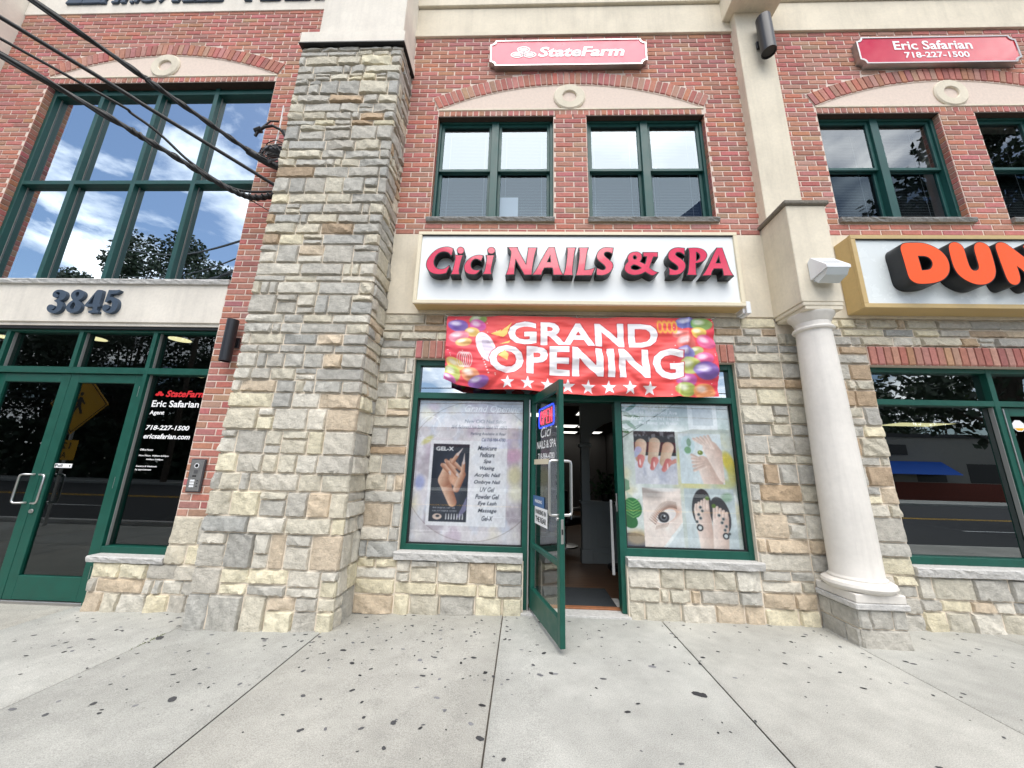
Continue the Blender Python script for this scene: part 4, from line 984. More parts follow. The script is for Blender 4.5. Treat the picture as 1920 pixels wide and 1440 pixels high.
double_window(5.69, 7.21, 4.36, 5.94, (M['glass_up2'], M['glass_up2']), 'green double window at the right edge')
# paper on a blind
g = G(); g.box(-.405 + .02, -.405 + .28, .225, .229, 4.52, 4.86); g2 = P('paper_sheet', g, M['white_paint'])

# ---------------------------------------------------------------- tall lobby window
def frame_bars(g, xs, zs, x0, x1, z0, z1, y, w=.055, d=.11, e=.003):
    for x in xs: g.bbox(x - w / 2, x + w / 2, y - .02, y + d, z0, z1, e)
    for z in zs: g.bbox(x0, x1, y - .017, y + d - .003, z - w / 2, z + w / 2, e)
y = .10
g = G(); xs = [-7.0 + .85 * k for k in range(5)]; xs = [-6.905, -6.165, -5.31, -4.475, -3.60]
frame_bars(g, xs, [3.52, 4.985, 6.50], -7.02, -3.575, 3.49, 6.6, y, .06)
g.box(-6.93, -3.575, y, y + .1, 6.52, 6.6)
lw = P('lobby_window', g, M['green_win'])
lw['label'] = 'tall eight pane green framed lobby window'
for i in range(4):
    for (a, b) in ((3.545, 4.96), (5.01, 6.475)):
        gg = G(); gg.quad((xs[i] + .028, y + .05, a), (xs[i + 1] - .028, y + .05, a), (xs[i + 1] - .028, y + .05, b), (xs[i] + .028, y + .05, b))
        obj('pane', gg, M['glass_sky'], lw)
        gg = G()
        gg.box(xs[i] + .030, xs[i] + .036, y + .042, y + .048, a, b)
        obj('glazing_bead', gg, M['bead'], lw)
# white lintel band with the number
g = G(); g.bbox(-7.1, -3.597, .006, .3, 2.94, 3.43, .003); g.box(-7.1, -3.597, .03, .3, 2.90, 2.941); P('lintel_band', g, M['white_stucco'])
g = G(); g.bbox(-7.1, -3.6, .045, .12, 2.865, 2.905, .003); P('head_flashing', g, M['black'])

# ---------------------------------------------------------------- lobby entrance
y = .10; zb = -.105
g = G(); frame_bars(g, [-7.08, -6.285, -4.43, -3.62], [], 0, 0, zb, 2.9, y, .05)
g.bbox(-5.385, -5.335, y - .02, y + .11, 2.39, 2.88, .003)
g.bbox(-7.1, -3.6, y - .017, y + .107, 2.325, 2.40, .003); g.bbox(-7.1, -3.6, y - .017, y + .107, 2.84, 2.90, .003)
for a, b in ((-4.43, -3.60), (-7.1, -6.285)): g.bbox(a, b, y - .017, y + .107, .385, .46, .003)
lobby = P('lobby_entrance', g, M['green']); lobby['label'] = 'dark green lobby entrance frame with transom lights'
for a, b, c, d in ((-7.055, -6.31, 2.40, 2.84), (-6.26, -5.385, 2.40, 2.84), (-5.335, -4.455, 2.40, 2.84), (-4.405, -3.645, 2.40, 2.84), (-4.405, -3.645, .46, 2.325), (-7.055, -6.31, .46, 2.325)):
    gg = G(); gg.quad((a - .004, y + .05, c - .004), (b + .004, y + .05, c - .004), (b + .004, y + .05, d + .004), (a - .004, y + .05, d + .004)); obj('pane', gg, M['glass_dark'], lobby)
    gg = G(); gg.box(a, a + .005, y + .02, y + .048, c, d); obj('glazing_bead', gg, M['bead'], lobby)
def lobby_door(x0, x1, hinge_right, label):
    g = G(); y0, y1 = y + .012, y + .058; s = .105
    g.bbox(x0, x0 + s, y0, y1, zb + .02, 2.322, .004); g.bbox(x1 - s, x1, y0, y1, zb + .02, 2.322, .004)
    g.bbox(x0 + s - .002, x1 - s + .002, y0 + .001, y1 - .001, 2.218, 2.320, .004); g.bbox(x0 + s - .002, x1 - s + .002, y0 + .001, y1 - .001, zb + .022, .145, .004)
    d = P('door', g, M['green'], label=label)
    gg = G(); gg.quad((x0 + s, y0 + .025, .14), (x1 - s, y0 + .025, .14), (x1 - s, y0 + .025, 2.22), (x0 + s, y0 + .025, 2.22)); obj('pane', gg, M['glass_dark'], d)
    hx = x0 + .05 if hinge_right else x1 - .05; sg = 1 if hinge_right else -1
    gg = G(); pts = [(hx, y0, 1.165), (hx, y0 - .055, 1.165)]
    xo = hx + sg * .09
    path = [(hx, y0 - .005, 1.165), (hx + sg * .01, y0 - .05, 1.165), (xo - sg * .03, y0 - .062, 1.165), (xo - sg * .008, y0 - .064, 1.157), (xo, y0 - .064, 1.135), (xo, y0 - .064, .895), (xo - sg * .008, y0 - .064, .873), (xo - sg * .03, y0 - .062, .865), (hx + sg * .01, y0 - .05, .865), (hx, y0 - .005, .865)]
    obj('pull_handle', gg.tube(path, .0105, 10), M['steel'], d, smooth=50)
    gg = G(); gx = x1 - .01 if hinge_right else x0 + .01
    for z in (2.12, 1.10, .2): gg.tube([(gx, y0 - .012, z - .06), (gx, y0 - .012, z + .06)], .009, 8)
    obj('hinges', gg, M['alu'], d, smooth=50, kind='stuff')
    return d
dR = lobby_door(-5.357, -4.456, True, 'right green glazed lobby door with pull sticker')
lobby_door(-6.26, -5.363, False, 'left green glazed lobby door')
g = G()
n = 16; g.add([(-5.32 + .024 * math.cos(2 * math.pi * k / n), .105, .78 + .024 * math.sin(2 * math.pi * k / n)) for k in range(n)] + [(-5.32 + .02 * math.cos(2 * math.pi * k / n), .095, .78 + .02 * math.sin(2 * math.pi * k / n)) for k in range(n)],
      [(k, (k + 1) % n, n + (k + 1) % n, n + k) for k in range(n)] + [tuple(range(n, 2 * n))])
obj('lock_cylinder', g, M['steel'], dR)
g = G(); g.bbox(-6.26, -4.456, y - .01, y + .1, zb - .02, zb + .018, .004); P('threshold', g, M['alu'])
g = G(); g.box(-5.255, -5.05, .133, .1345, 1.242, 1.288); st = obj('pull_sticker', g, M['white_paint'], dR)
obj('sticker_lettering', fit_text('Pull', -5.245, -5.16, 1.251, 1.28, .132, .02), M['black'], dR)
obj('sticker_symbol', outline_mesh([[(-5.075, 1.277), (-5.085, 1.262), (-5.078, 1.262), (-5.078, 1.252), (-5.072, 1.252), (-5.072, 1.262), (-5.065, 1.262)]], .132, 0, 0, False), M['black'], dR)
# window lettering on the side light
def farm_logo(cx, cz, s, y, mat, parent, ring=None):
    """three touching ovals"""
    for k, (dx, dz) in enumerate(((0, .62), (-.62, -.3), (.62, -.3))):
        lo = [(cx + s * (dx + .60 * math.cos(t * math.pi / 12)), cz + s * (dz * .62 + .36 * math.sin(t * math.pi / 12))) for t in range(24)]
        loops = [lo]
        if ring:
            loops.append([(cx + s * (dx + .47 * math.cos(t * math.pi / 12)), cz + s * (dz * .62 + .26 * math.sin(t * math.pi / 12))) for t in range(24)])
        obj('logo_oval', outline_mesh(loops, y, 0, 0, False), mat, parent)
yl = .147
farm_logo(-4.262, 2.105, .042, yl, M['film_red'], lobby)
for s, a, b, c, d, bo, sh, mt in (('StateFarm', -4.185, -3.70, 2.072, 2.15, .034, .22, 'film_red'), ('Eric Safarian', -4.325, -3.76, 1.952, 2.03, .02, 0, 'film_white'), ('Agent', -4.325, -4.15, 1.85, 1.91, .022, 0, 'film_white'),
        ('718-227-1500', -4.325, -3.812, 1.686, 1.74, .024, .16, 'film_white'), ('ericsafarian.com', -4.325, -3.78, 1.587, 1.645, .024, .16, 'film_white'), ('Office Hours:', -4.325, -4.172, 1.452, 1.474, .02, .1, 'film_white'),
        ('Mon-Thurs  9:00am-6:00pm', -4.325, -3.976, 1.385, 1.407, .02, .1, 'film_white'), ('9:00am-3:00pm', -4.226, -4.03, 1.345, 1.365, .02, .1, 'film_white'), ('Evenings & Weekends', -4.325, -4.084, 1.268, 1.290, .02, .1, 'film_white'), ('by appointment', -4.325, -4.14, 1.232, 1.254, .02, .1, 'film_white')):
    obj('window_lettering', fit_text(s, a, b, c, d, yl, bo, sh), M[mt], lobby)

# ---------------------------------------------------------------- salon front
y = .08
g = G(); W = .055
for x in (-1.213, 1.02 + .035, 2.285): pass
g.bbox(-1.24, -1.185, y - .02, y + .1, .53, 2.545, .003); g.bbox(2.25, 2.305, y - .02, y + .1, .535, 2.545, .003)
g.bbox(.0, .055, y - .02, y + .1, .02, 2.16, .003); g.bbox(.985, 1.055, y - .02, y + .1, .02, 2.16, .003)
g.bbox(-1.24, 2.305, y - .017, y + .097, 2.478, 2.545, .003); g.bbox(-1.24, 2.305, y - .018, y + .098, 2.098, 2.165, .003)
g.bbox(-1.19, .002, y - .016, y + .096, .528, .585, .003); g.bbox(1.05, 2.255, y - .016, y + .096, .53, .61, .003)
g.bbox(.50, .545, y - .016, y + .096, 2.16, 2.48, .003)
front = P('salon_front', g, M['green']); front['label'] = 'dark green aluminium salon front with transom windows'
g = G(); g.bbox(.056, .072, y - .03, y + .09, .02, 2.1, .002); g.bbox(.082, .092, y - .03, y + .09, .02, 2.1, .002); obj('hinge_strip', g, M['alu'], front)
for a, b, c, d, gm in ((-1.185, .5, 2.165, 2.478, 'glass_trans'), (.545, 2.25, 2.165, 2.478, 'glass_trans'), (-1.185, .0, .585, 2.098, 'glass_shop'), (1.055, 2.25, .61, 2.098, 'glass_shop')):
    gg = G(); gg.quad((a - .003, y + .03, c - .003), (b + .003, y + .03, c - .003), (b + .003, y + .03, d + .003), (a - .003, y + .03, d + .003)); obj('pane', gg, M[gm], front)
    if gm == 'glass_shop':
        gg = G(); e = .012
        gg.box(a, a + e, y + .0, y + .028, c, d); gg.box(b - e, b, y + .0, y + .028, c, d); gg.box(a + e, b - e, y + .0, y + .028, c, c + e); gg.box(a + e, b - e, y + .0, y + .028, d - e, d); obj('gasket', gg, M['rubber'], front)
g = G(); g.bbox(.0, 1.05, -.02, .5, -.02, .018, .004); P('threshold', g, M['sill'])
g = G(); g.bbox(.06, .99, .14, .2, .018, .034, .003); P('door_saddle', g, M['wood_strip'])
g = G(); g.bbox(.972, .984, .09, .12, .95, 1.13, .002); g.bbox(.966, .973, .098, .112, 1.0, 1.05, .002); obj('strike_plate', g, M['alu'], front)
# open door leaf, hinged on the left, swung out
leaf = obj('door', G(), None, B, loc=(.098, .075, 0), label='open green glazed salon door with steel pull handles')
ang = math.atan2(-.74 - .075, .318 - .098); leaf.rotation_euler = (0, 0, ang)
LW = .865; z0, z1 = .045, 2.135; t = .022
g = G(); s = .062
g.bbox(0, s, -t, t, z0, z1, .004); g.bbox(LW - s, LW, -t, t, z0, z1, .004); g.bbox(s - .002, LW - s + .002, -t + .001, t - .001, z1 - .09, z1 - .001, .004); g.bbox(s - .002, LW - s + .002, -t + .001, t - .001, z0 + .001, z0 + .19, .004)
g.bbox(s - .002, LW - s + .002, -t + .004, t - .004, .60, .64, .003)
leaf.data = g.mesh('door'); leaf.data.materials.append(M['green'])
g = G(); g.quad((s, 0, z0 + .19), (LW - s, 0, z0 + .19), (LW - s, 0, z1 - .09), (s, 0, z1 - .09)); obj('pane', g, M['glass_door'], leaf)
for sg in (-1, 1):
    g = G(); hx = LW - .035
    path = [(hx, sg * t, 1.43), (hx, sg * (t + .05), 1.43), (hx, sg * (t + .068), 1.425), (hx, sg * (t + .073), 1.405), (hx, sg * (t + .073), 1.02), (hx, sg * (t + .068), 1.0), (hx, sg * (t + .05), .995), (hx, sg * t, .995)]
    obj('pull_handle', g.tube(path, .0125, 10), M['steel'], leaf, smooth=50)
g = G(); g.bbox(LW + .0005, LW + .003, -.012, .012, .78, .965, .001); obj('lock_plate', g, M['steel'], leaf)
g = G(); g.box(LW + .0032, LW + .005, -.006, .006, .85, .89); obj('lock_bolt', g, M['black'], leaf)
g = G(); g.tube([(LW - .03, -t, .965), (LW - .03, -t - .015, .965)], .014, 10); obj('lock_cylinder', g, M['steel'], leaf)
# things stuck to the leaf, facing the street side (local -y side looks to the left/street)
def leaf_text(s_, a, b, c, d, bold, mat, yy=-.004, shear=0):
    me = fit_text(s_, a, b, c, d, yy, bold, shear); return obj('door_lettering', me, M[mat], leaf)
leaf_text('Cici', .30, .62, 1.66, 1.76, .0, 'film_white', shear=.3); leaf_text('NAILS & SPA', .18, .74, 1.555, 1.63, .012, 'film_white'); leaf_text('718-984-4780', .22, .70, 1.45, 1.51, .012, 'film_white')
g = G(); g.box(.09, .55, -.006, -.004, 1.405, 1.455); obj('door_sticker', g, M['cream_metal'], leaf)
g = G(); g.box(.07, .42, -.007, -.005, 1.0, 1.1); obj('door_sticker', g, bsdf_mat('blue_film', lin(70, 110, 160), .5), leaf)
g = G(); g.box(.14, .52, -.009, -.0075, .84, 1.0); obj('door_notice', g, M['white_paint'], leaf)
leaf_text('THE REAR', .17, .49, .865, .915, .03, 'black', -.0105); leaf_text('PARKING IN', .17, .49, .935, .978, .03, 'black', -.0105)
leaf_text('PARKING', .14, .36, 1.035, 1.065, .03, 'film_white', -.0085)

# ---------------------------------------------------------------- shop window on the right
y = .10
g = G(); frame_bars(g, [3.76, 5.04, 6.3, 7.6], [], 0, 0, .545, 2.545, y, .055)
g.bbox(3.735, 8.0, y - .017, y + .107, 2.49, 2.545, .003); g.bbox(3.735, 8.0, y - .018, y + .106, 2.125, 2.185, .003); g.bbox(3.735, 5.04, y - .016, y + .105, .545, .615, .003)
rf = P('shop_front', g, M['green']); rf['label'] = 'dark green aluminium shop front right of the white column'
for a, b, c, d, gm in ((3.787, 5.013, 2.185, 2.49, 'glass_right'), (5.067, 6.273, 2.185, 2.49, 'glass_right'), (3.787, 5.013, .615, 2.125, 'glass_right'), (6.33, 7.57, .615, 2.125, 'glass_right'), (6.33, 7.57, 2.185, 2.49, 'glass_right')):
    gg = G(); gg.quad((a - .003, y + .045, c - .003), (b + .003, y + .045, c - .003), (b + .003, y + .045, d + .003), (a - .003, y + .045, d + .003)); obj('pane', gg, M[gm], rf)
gg = G(); gg.box(5.004, 5.01, y + .0, y + .04, .62, 2.12); obj('glazing_bead', gg, M['bead'], rf)
g = G(); x0, x1 = 5.085, 6.27; y0, y1 = y + .01, y + .055
g.bbox(x0, x0 + .09, y0, y1, .03, 2.12, .004); g.bbox(x1 - .09, x1, y0, y1, .03, 2.12, .004); g.bbox(x0 + .088, x1 - .088, y0 + .001, y1 - .001, 2.03, 2.119, .004); g.bbox(x0 + .088, x1 - .088, y0 + .001, y1 - .001, .031, .3, .004)
dd = P('door', g, M['green'], label='green glazed shop door at the right edge')
gg = G(); gg.quad((x0 + .088, y0 + .022, .3), (x1 - .088, y0 + .022, .3), (x1 - .088, y0 + .022, 2.03), (x0 + .088, y0 + .022, 2.03)); obj('pane', gg, M['glass_dark'], dd)
gg = G(); gg.bbox(5.068, 5.080, y - .03, y + .01, .05, 2.1, .002); obj('hinge_strip', gg, M['alu'], dd)
gg = G(); oc = [(5.255 + .065 * math.cos(R(22.5 + 45 * k)), 1.93 + .065 * math.sin(R(22.5 + 45 * k))) for k in range(8)]
obj('alarm_sticker', gg.prism(oc, .1275, .1285), M['white_paint'], dd)
oc2 = [(5.255 + .055 * math.cos(R(22.5 + 45 * k)), 1.925 + .05 * math.sin(R(22.5 + 45 * k))) for k in range(4, 8)]
obj('alarm_sticker', G().prism(oc2, .1262, .1272), M['sign_yellow'], dd)

# ---------------------------------------------------------------- shell, roof and rooms behind the front
g = G(); g.box(-9.4, 12.3, 14.0, 14.3, -.3, 9.2); g.box(-9.4, -9.1, .1, 14, -.3, 9.2); g.box(12.0, 12.3, .1, 14, -.3, 9.2); g.box(8.0, 12.0, .1, .32, -.3, 9.2); g.box(-9.4, 12.3, .32, 14.3, 9.2, 9.4)
g.box(-9.1, 12.0, .33, 14, 3.22, 3.40)
g.box(-2.75, -2.6, .33, 14, -.3, 9.2); g.box(2.9, 3.05, .33, 14, -.3, 9.2); g.box(-9.09, 12.0, 3.0, 3.1, 3.4, 9.2)
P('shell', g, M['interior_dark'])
g = G(); g.box(-2.595, 2.895, .34, 14, -.05, .012); P('salon_floor', g, M['wood_floor'])
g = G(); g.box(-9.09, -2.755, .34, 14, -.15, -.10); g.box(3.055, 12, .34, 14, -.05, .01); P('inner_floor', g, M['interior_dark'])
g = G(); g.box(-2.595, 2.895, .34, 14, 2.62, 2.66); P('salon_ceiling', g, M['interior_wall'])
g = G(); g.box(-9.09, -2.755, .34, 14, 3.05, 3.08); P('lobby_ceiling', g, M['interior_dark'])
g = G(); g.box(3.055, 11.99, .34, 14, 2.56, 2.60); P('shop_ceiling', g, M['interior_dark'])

# ================================================================== SIGNS
def channel_letter(parent, name, loops, yf, yb, face, side, label=None):
    """box letter: dark returns, bright face set a little inside the trim"""
    o = obj(name, outline_mesh(loops, yf, yb - yf, .006), side, parent)
    obj('letter_face', outline_mesh(loops, yf - .003, 0.0, -.003), face, o)
    return o
def sign_box(root, x0, x1, z0, z1, yf, rim, face_mat, rim_mat, under_mat):
    p = part(root)
    g = G(); d = .035
    for a, b, c, e in ((x0, x1, z1 - rim, z1), (x0, x1, z0, z0 + rim), (x0, x0 + rim, z0 + rim, z1 - rim), (x1 - rim, x1, z0 + rim, z1 - rim)): g.bbox(a, b, yf, yf + d, c, e, .003)
    p('sign_frame', g, rim_mat)
    g = G(); g.bbox(x0 + .003, x1 - .003, yf + d, -.008, z0 + .003, z1 - .003, .003); p('sign_cabinet', g, under_mat)
    g = G(); g.quad((x0 + rim - .002, yf + .022, z0 + rim - .002), (x1 - rim + .002, yf + .022, z0 + rim - .002), (x1 - rim + .002, yf + .022, z1 - rim + .002), (x0 + rim - .002, yf + .022, z1 - rim + .002)); p('sign_face', g, face_mat)
    g = G(); g.box(x0 + rim, x1 - rim, yf + .004, yf + .02, z1 - rim - .006, z1 - rim); p('face_gasket', g, M['rubber'])
    return p
sg = thing('shop_sign', 'long white box sign with deep pink letters reading Cici NAILS & SPA', 'sign', (.55, -.1, 3.12))
p = sign_box(sg, -1.262, 2.374, 3.122, 4.03, -.205, .042, M['sign_white'], M['cream_metal'], M['gold'])
off = bpy.data.objects.new('letter_row', None)
bpy.data.objects.remove(off)
for nm, loops in CICI + CICI2 + CICI3:
    o = channel_letter(sg, 'letter', loops, -.30, -.184, M['pink'], M['black']); o.location = -Vector(sg.location)
g = G(); g.bbox(2.40, 2.45, -.16, -.01, 3.06, 3.2, .004); g.bbox(2.375, 2.41, -.13, -.01, 3.075, 3.125, .003); p('transformer_box', g, M['plastic_white'])
g = G(); g.tube([(2.41, -.02, 3.2), (2.42, -.02, 3.55), (2.40, -.02, 3.6)], .008, 6); p('conduit', g, M['plastic_white'])

ds = thing('shop_sign', 'white box sign with fat rounded orange letters beginning DUN', 'sign', (5.5, -.1, 3.11))
p = sign_box(ds, 3.592, 7.6, 3.11, 3.985, -.225, .05, M['sign_white2'], M['gold'], M['gold'])
for nm, loops in DUN:
    o = channel_letter(ds, 'letter', loops, -.36, -.204, M['orange'], M['black']); o.location = -Vector(ds.location)

def notched(x0, x1, z0, z1, r):
    out = []
    for cx, cz, a0 in ((x1, z0, 180), (x1, z1, 270), (x0, z1, 0), (x0, z0, 90)):
        for k in range(5):
            a = R(a0 - k * 22.5); out.append((cx + r * math.cos(a), cz + r * math.sin(a)))
    return out
def plaque(label, x0, x1, z0, z1, red):
    t = thing('wall_sign', label, 'sign', ((x0 + x1) / 2, -.05, z0)); p = part(t)
    p('sign_back', outline_mesh([notched(x0, x1, z0, z1, .07)], -.075, .078, 0, False), M['alu'])
    p('sign_rim', outline_mesh([notched(x0, x1, z0, z1, .07), notched(x0 + .02, x1 - .02, z0 + .018, z1 - .018, .07)], -.085, .012, 0, False), M['alu'])
    p('sign_face', outline_mesh([notched(x0 + .016, x1 - .016, z0 + .014, z1 - .014, .07)], -.0775, 0, 0, False), red)
    return t, p
t, p = plaque('pink red notched wall sign reading State Farm with three oval logo', -.55, 1.585, 6.70, 7.155, M['sf_red2'])
p('sign_lettering', fit_text('StateFarm', .11, 1.285, 6.85, 7.03, -.081, .032, .2), M['white_paint'])
for k, (dx, dz) in enumerate(((0, .055), (-.085, -.04), (.085, -.04))):
    mk = lambda a, b: [(-.09 + dx + a * math.cos(q * math.pi / 12), 6.935 + dz + b * math.sin(q * math.pi / 12)) for q in range(24)]
    p('logo_oval', outline_mesh([mk(.092, .055), mk(.072, .038)], -.081, 0, 0, False), M['white_paint'])
    p('logo_oval', outline_mesh([mk(.060, .028)], -.0812, 0, 0, False), M['white_paint'])
t, p = plaque('deep red notched wall sign with a name and phone number', 4.36, 6.40, 6.655, 7.11, M['sf_red'])
p('sign_lettering', fit_text('Eric Safarian', 4.83, 5.83, 6.885, 7.04, -.081, .022), M['white_paint'])
p('sign_lettering', fit_text('718-227-1500', 4.94, 5.76, 6.745, 6.845, -.081, .024), M['white_paint'])

num = thing('house_number', 'dark blue house number 3845 on the white lintel', 'number', (-5.3, 0, 3.0)); p = part(num)
for nm, loops in NUM: p('digit', outline_mesh(loops, -.032, .038), M['num'])
elt = thing('wall_lettering', 'dark blue letters ELTINGVILLE PLAZA along the top left', 'lettering', (-5.2, 0, 8.1)); p = part(elt)
xs = [-7.12, -6.87, -6.62, -6.42, -6.24, -6.0, -5.74, -5.48, -5.28, -5.10, -4.88, -4.66, None, -4.32, -4.08, -3.85, -3.60, -3.38, -3.15]
for ch, a, b in zip('ELTINGVILLEPLAZA', xs[:11] + xs[13:18], xs[1:12] + xs[14:19]):
    w = b - a
    p('letter', fit_text(ch, a + .02 + (.05 if ch == 'I' else 0), b - .01 - (.05 if ch == 'I' else 0) + .08, 8.112, 8.50, -.028, .03, .18, .02), M['num'])
    for s0, s1 in {'E': ((.04, .92),), 'L': ((.04, .92),), 'T': ((.28, .70),), 'I': ((.2, .75),), 'P': ((.05, .5),), 'N': ((.0, .32), (.6, .8)), 'A': ((-.02, .3), (.62, 1.0)), 'Z': ((.04, .92),)}.get(ch, ()):
        g = G(); g.box(a + w * s0, a + w * s1, -.046, -.02, 8.106, 8.145); p('serif', g, M['num'])

# ------------------------------------------------------------------ banner
def banner():
    c = Canvas(640, 200, (238, 90, 88), aspect=.85 / 2.95)
    n = vnoise(640, 200, 5, 4); c.blend((n - .45) * 2, (250, 92, 84), .5)
    rr = random.Random(5)
    c.blend(np.clip(1 - c.U / .22, 0, 1) * .9, (232, 70, 110), .55); c.blend(np.clip((c.U - .8) / .2, 0, 1), (235, 60, 95), .5)
    for k in range(70):
        u = rr.choice((rr.uniform(.0, .2), rr.uniform(.82, 1))); c.ell(u, rr.random(), .0022, .006, (255, 240, 230), .8)
    for (u, v, ru, rv, col) in ((.12, .95, .038, .085, (120, 190, 70)), (.12, .86, .036, .10, (220, 60, 170)), (.045, .85, .042, .10, (92, 70, 190)), (.10, .76, .032, .08, (240, 200, 70)), (.05, .68, .045, .1, (236, 120, 150)), (.07, .6, .035, .07, (240, 190, 90)),
                               (.04, .28, .04, .09, (250, 220, 90)), (.03, .14, .036, .13, (170, 200, 70)), (.1, .16, .04, .11, (240, 150, 90)), (.13, .08, .045, .08, (130, 80, 190)), (.02, .05, .03, .07, (200, 70, 160)),
                               (.90, .93, .045, .09, (60, 90, 190)), (.955, .92, .045, .10, (110, 180, 60)), (.94, .8, .032, .085, (246, 214, 70)), (.87, .78, .03, .06, (238, 110, 100)), (.89, .66, .038, .12, (236, 90, 80)), (.965, .68, .04, .1, (236, 70, 140)), (.925, .56, .03, .06, (180, 200, 90)),
                               (.885, .53, .038, .09, (110, 110, 210)), (.95, .46, .035, .09, (230, 60, 140)), (.9, .38, .04, .12, (170, 200, 70)), (.955, .31, .048, .12, (92, 66, 170)), (.885, .2, .04, .09, (190, 70, 170)), (.88, .09, .042, .1, (150, 190, 60)), (.95, .07, .045, .1, (240, 140, 60))):
        c.balloon(u, v, ru, rv, col, rr.uniform(-.4, .4))
    # party horn, spikes and streamers
    c.ell(.155, .55, .033, .22, (250, 240, 245), 1, .42); c.ell(.165, .52, .018, .17, (214, 200, 220), .8, .42)
    for pts in (((.19, .72), (.25, .90), (.235, .80), (.26, .83), (.22, .70)), ((.17, .74), (.21, .80), (.205, .74), (.235, .80), (.215, .70)), ((.205, .60), (.245, .655), (.24, .62))): c.poly(pts, (252, 214, 120))
    for k in range(5): c.ring(.06 + .008 * k, .36, .012, .09, .22, (252, 240, 236), .8)
    for k in range(9): c.ell(.135 + .004 * k, .48 - .035 * k, .003, .008, (255, 250, 245), .9)
    for k in range(4): c.ring(.80 + .018 * k, .87, .009, .07, .45, (244, 196, 70), .9)
    out = (200, 40, 50)
    for s, u0, u1, v0, v1 in (('GRAND', .236, .792, .60, .915), ('OPENING', .168, .876, .215, .585)):
        c.text(s, u0 - .003, u1 + .003, v0 - .008, v1 + .008, out, 1, .05, 0, 1.04); c.text(s, u0, u1, v0, v1, (252, 250, 252), 1, .034, 0, 1.04)
    c.poly(((.20, .44), (.225, .52), (.24, .46), (.235, .38)), (250, 214, 120), .9)
    for k in range(8):
        cu, cv = .237 + .0735 * k, .095; pts = []
        for q in range(10):
            r_ = .026 if q % 2 == 0 else .0105; a = math.pi / 2 + q * math.pi / 5; pts.append((cu + r_ * math.cos(a), cv + r_ * math.sin(a) / c.asp))
        c.poly(pts, (252, 250, 252))
    c.a *= (1 - .05 * (vnoise(640, 200, 9, 8) - .5))[..., None]
    bx = np.array([0, .05, .13, .3, .53, .73, .83, 1.0]); bz = np.array([2.285, 2.222, 2.19, 2.17, 2.135, 2.13, 2.132, 2.15])
    wr = vnoise(640, 200, 3, 17, 3); wr2 = vnoise(640, 200, 7, 31, 3)
    def pos(U, V):
        zt = 3.035 - .004 * np.sin(U * 9 * math.pi) ** 2; zb_ = np.interp(U, bx, bz)
        x = -.892 + U * 2.965 + (.018 * (1 - V)) * (.5 - U) * 2
        z = zb_ + (zt - zb_) * V
        S = 1 - V; k = np.sin(math.pi * np.clip(U, 0, 1)) ** .3
        y = -.065 - .03 * S - .030 * np.sin(math.pi * V) * k
        # drapery folds that run down from the hanging points
        y += .030 * np.sin(13 * U + 5.5 * V + 3 * wr) * (.25 + .75 * S) + .018 * np.sin(31 * U - 12 * V + 7 * wr) * (.15 + .85 * S) - .055 * (wr2 - .5) - .03 * (wr - .5)
        y += .034 * np.exp(-((U - .47 - .28 * S) / .018) ** 2) * S + .034 * np.exp(-((U - .50 + .34 * S) / .02) ** 2) * S - .035 * np.exp(-((U - .85 - .06 * V) / .012) ** 2)
        return x, np.minimum(y, -.045 + .02 * V), z
    return c.mesh('banner', pos)
ban = thing('banner', 'red cloth banner with balloons reading GRAND OPENING above the salon door', 'banner', (.6, -.06, 2.15)); p = part(ban)
p('banner_cloth', banner(), M['banner'])
g = G()
for x, z in ((-.885, 3.03), (2.06, 3.025), (.58, 3.03)): g.tube([(x, -.06, z), (x + (.09 if x > 1.5 else -.05 if x < 0 else 0), .0, z + .05)], .004, 6)
p('tie_cord', g, M['plastic_white'])

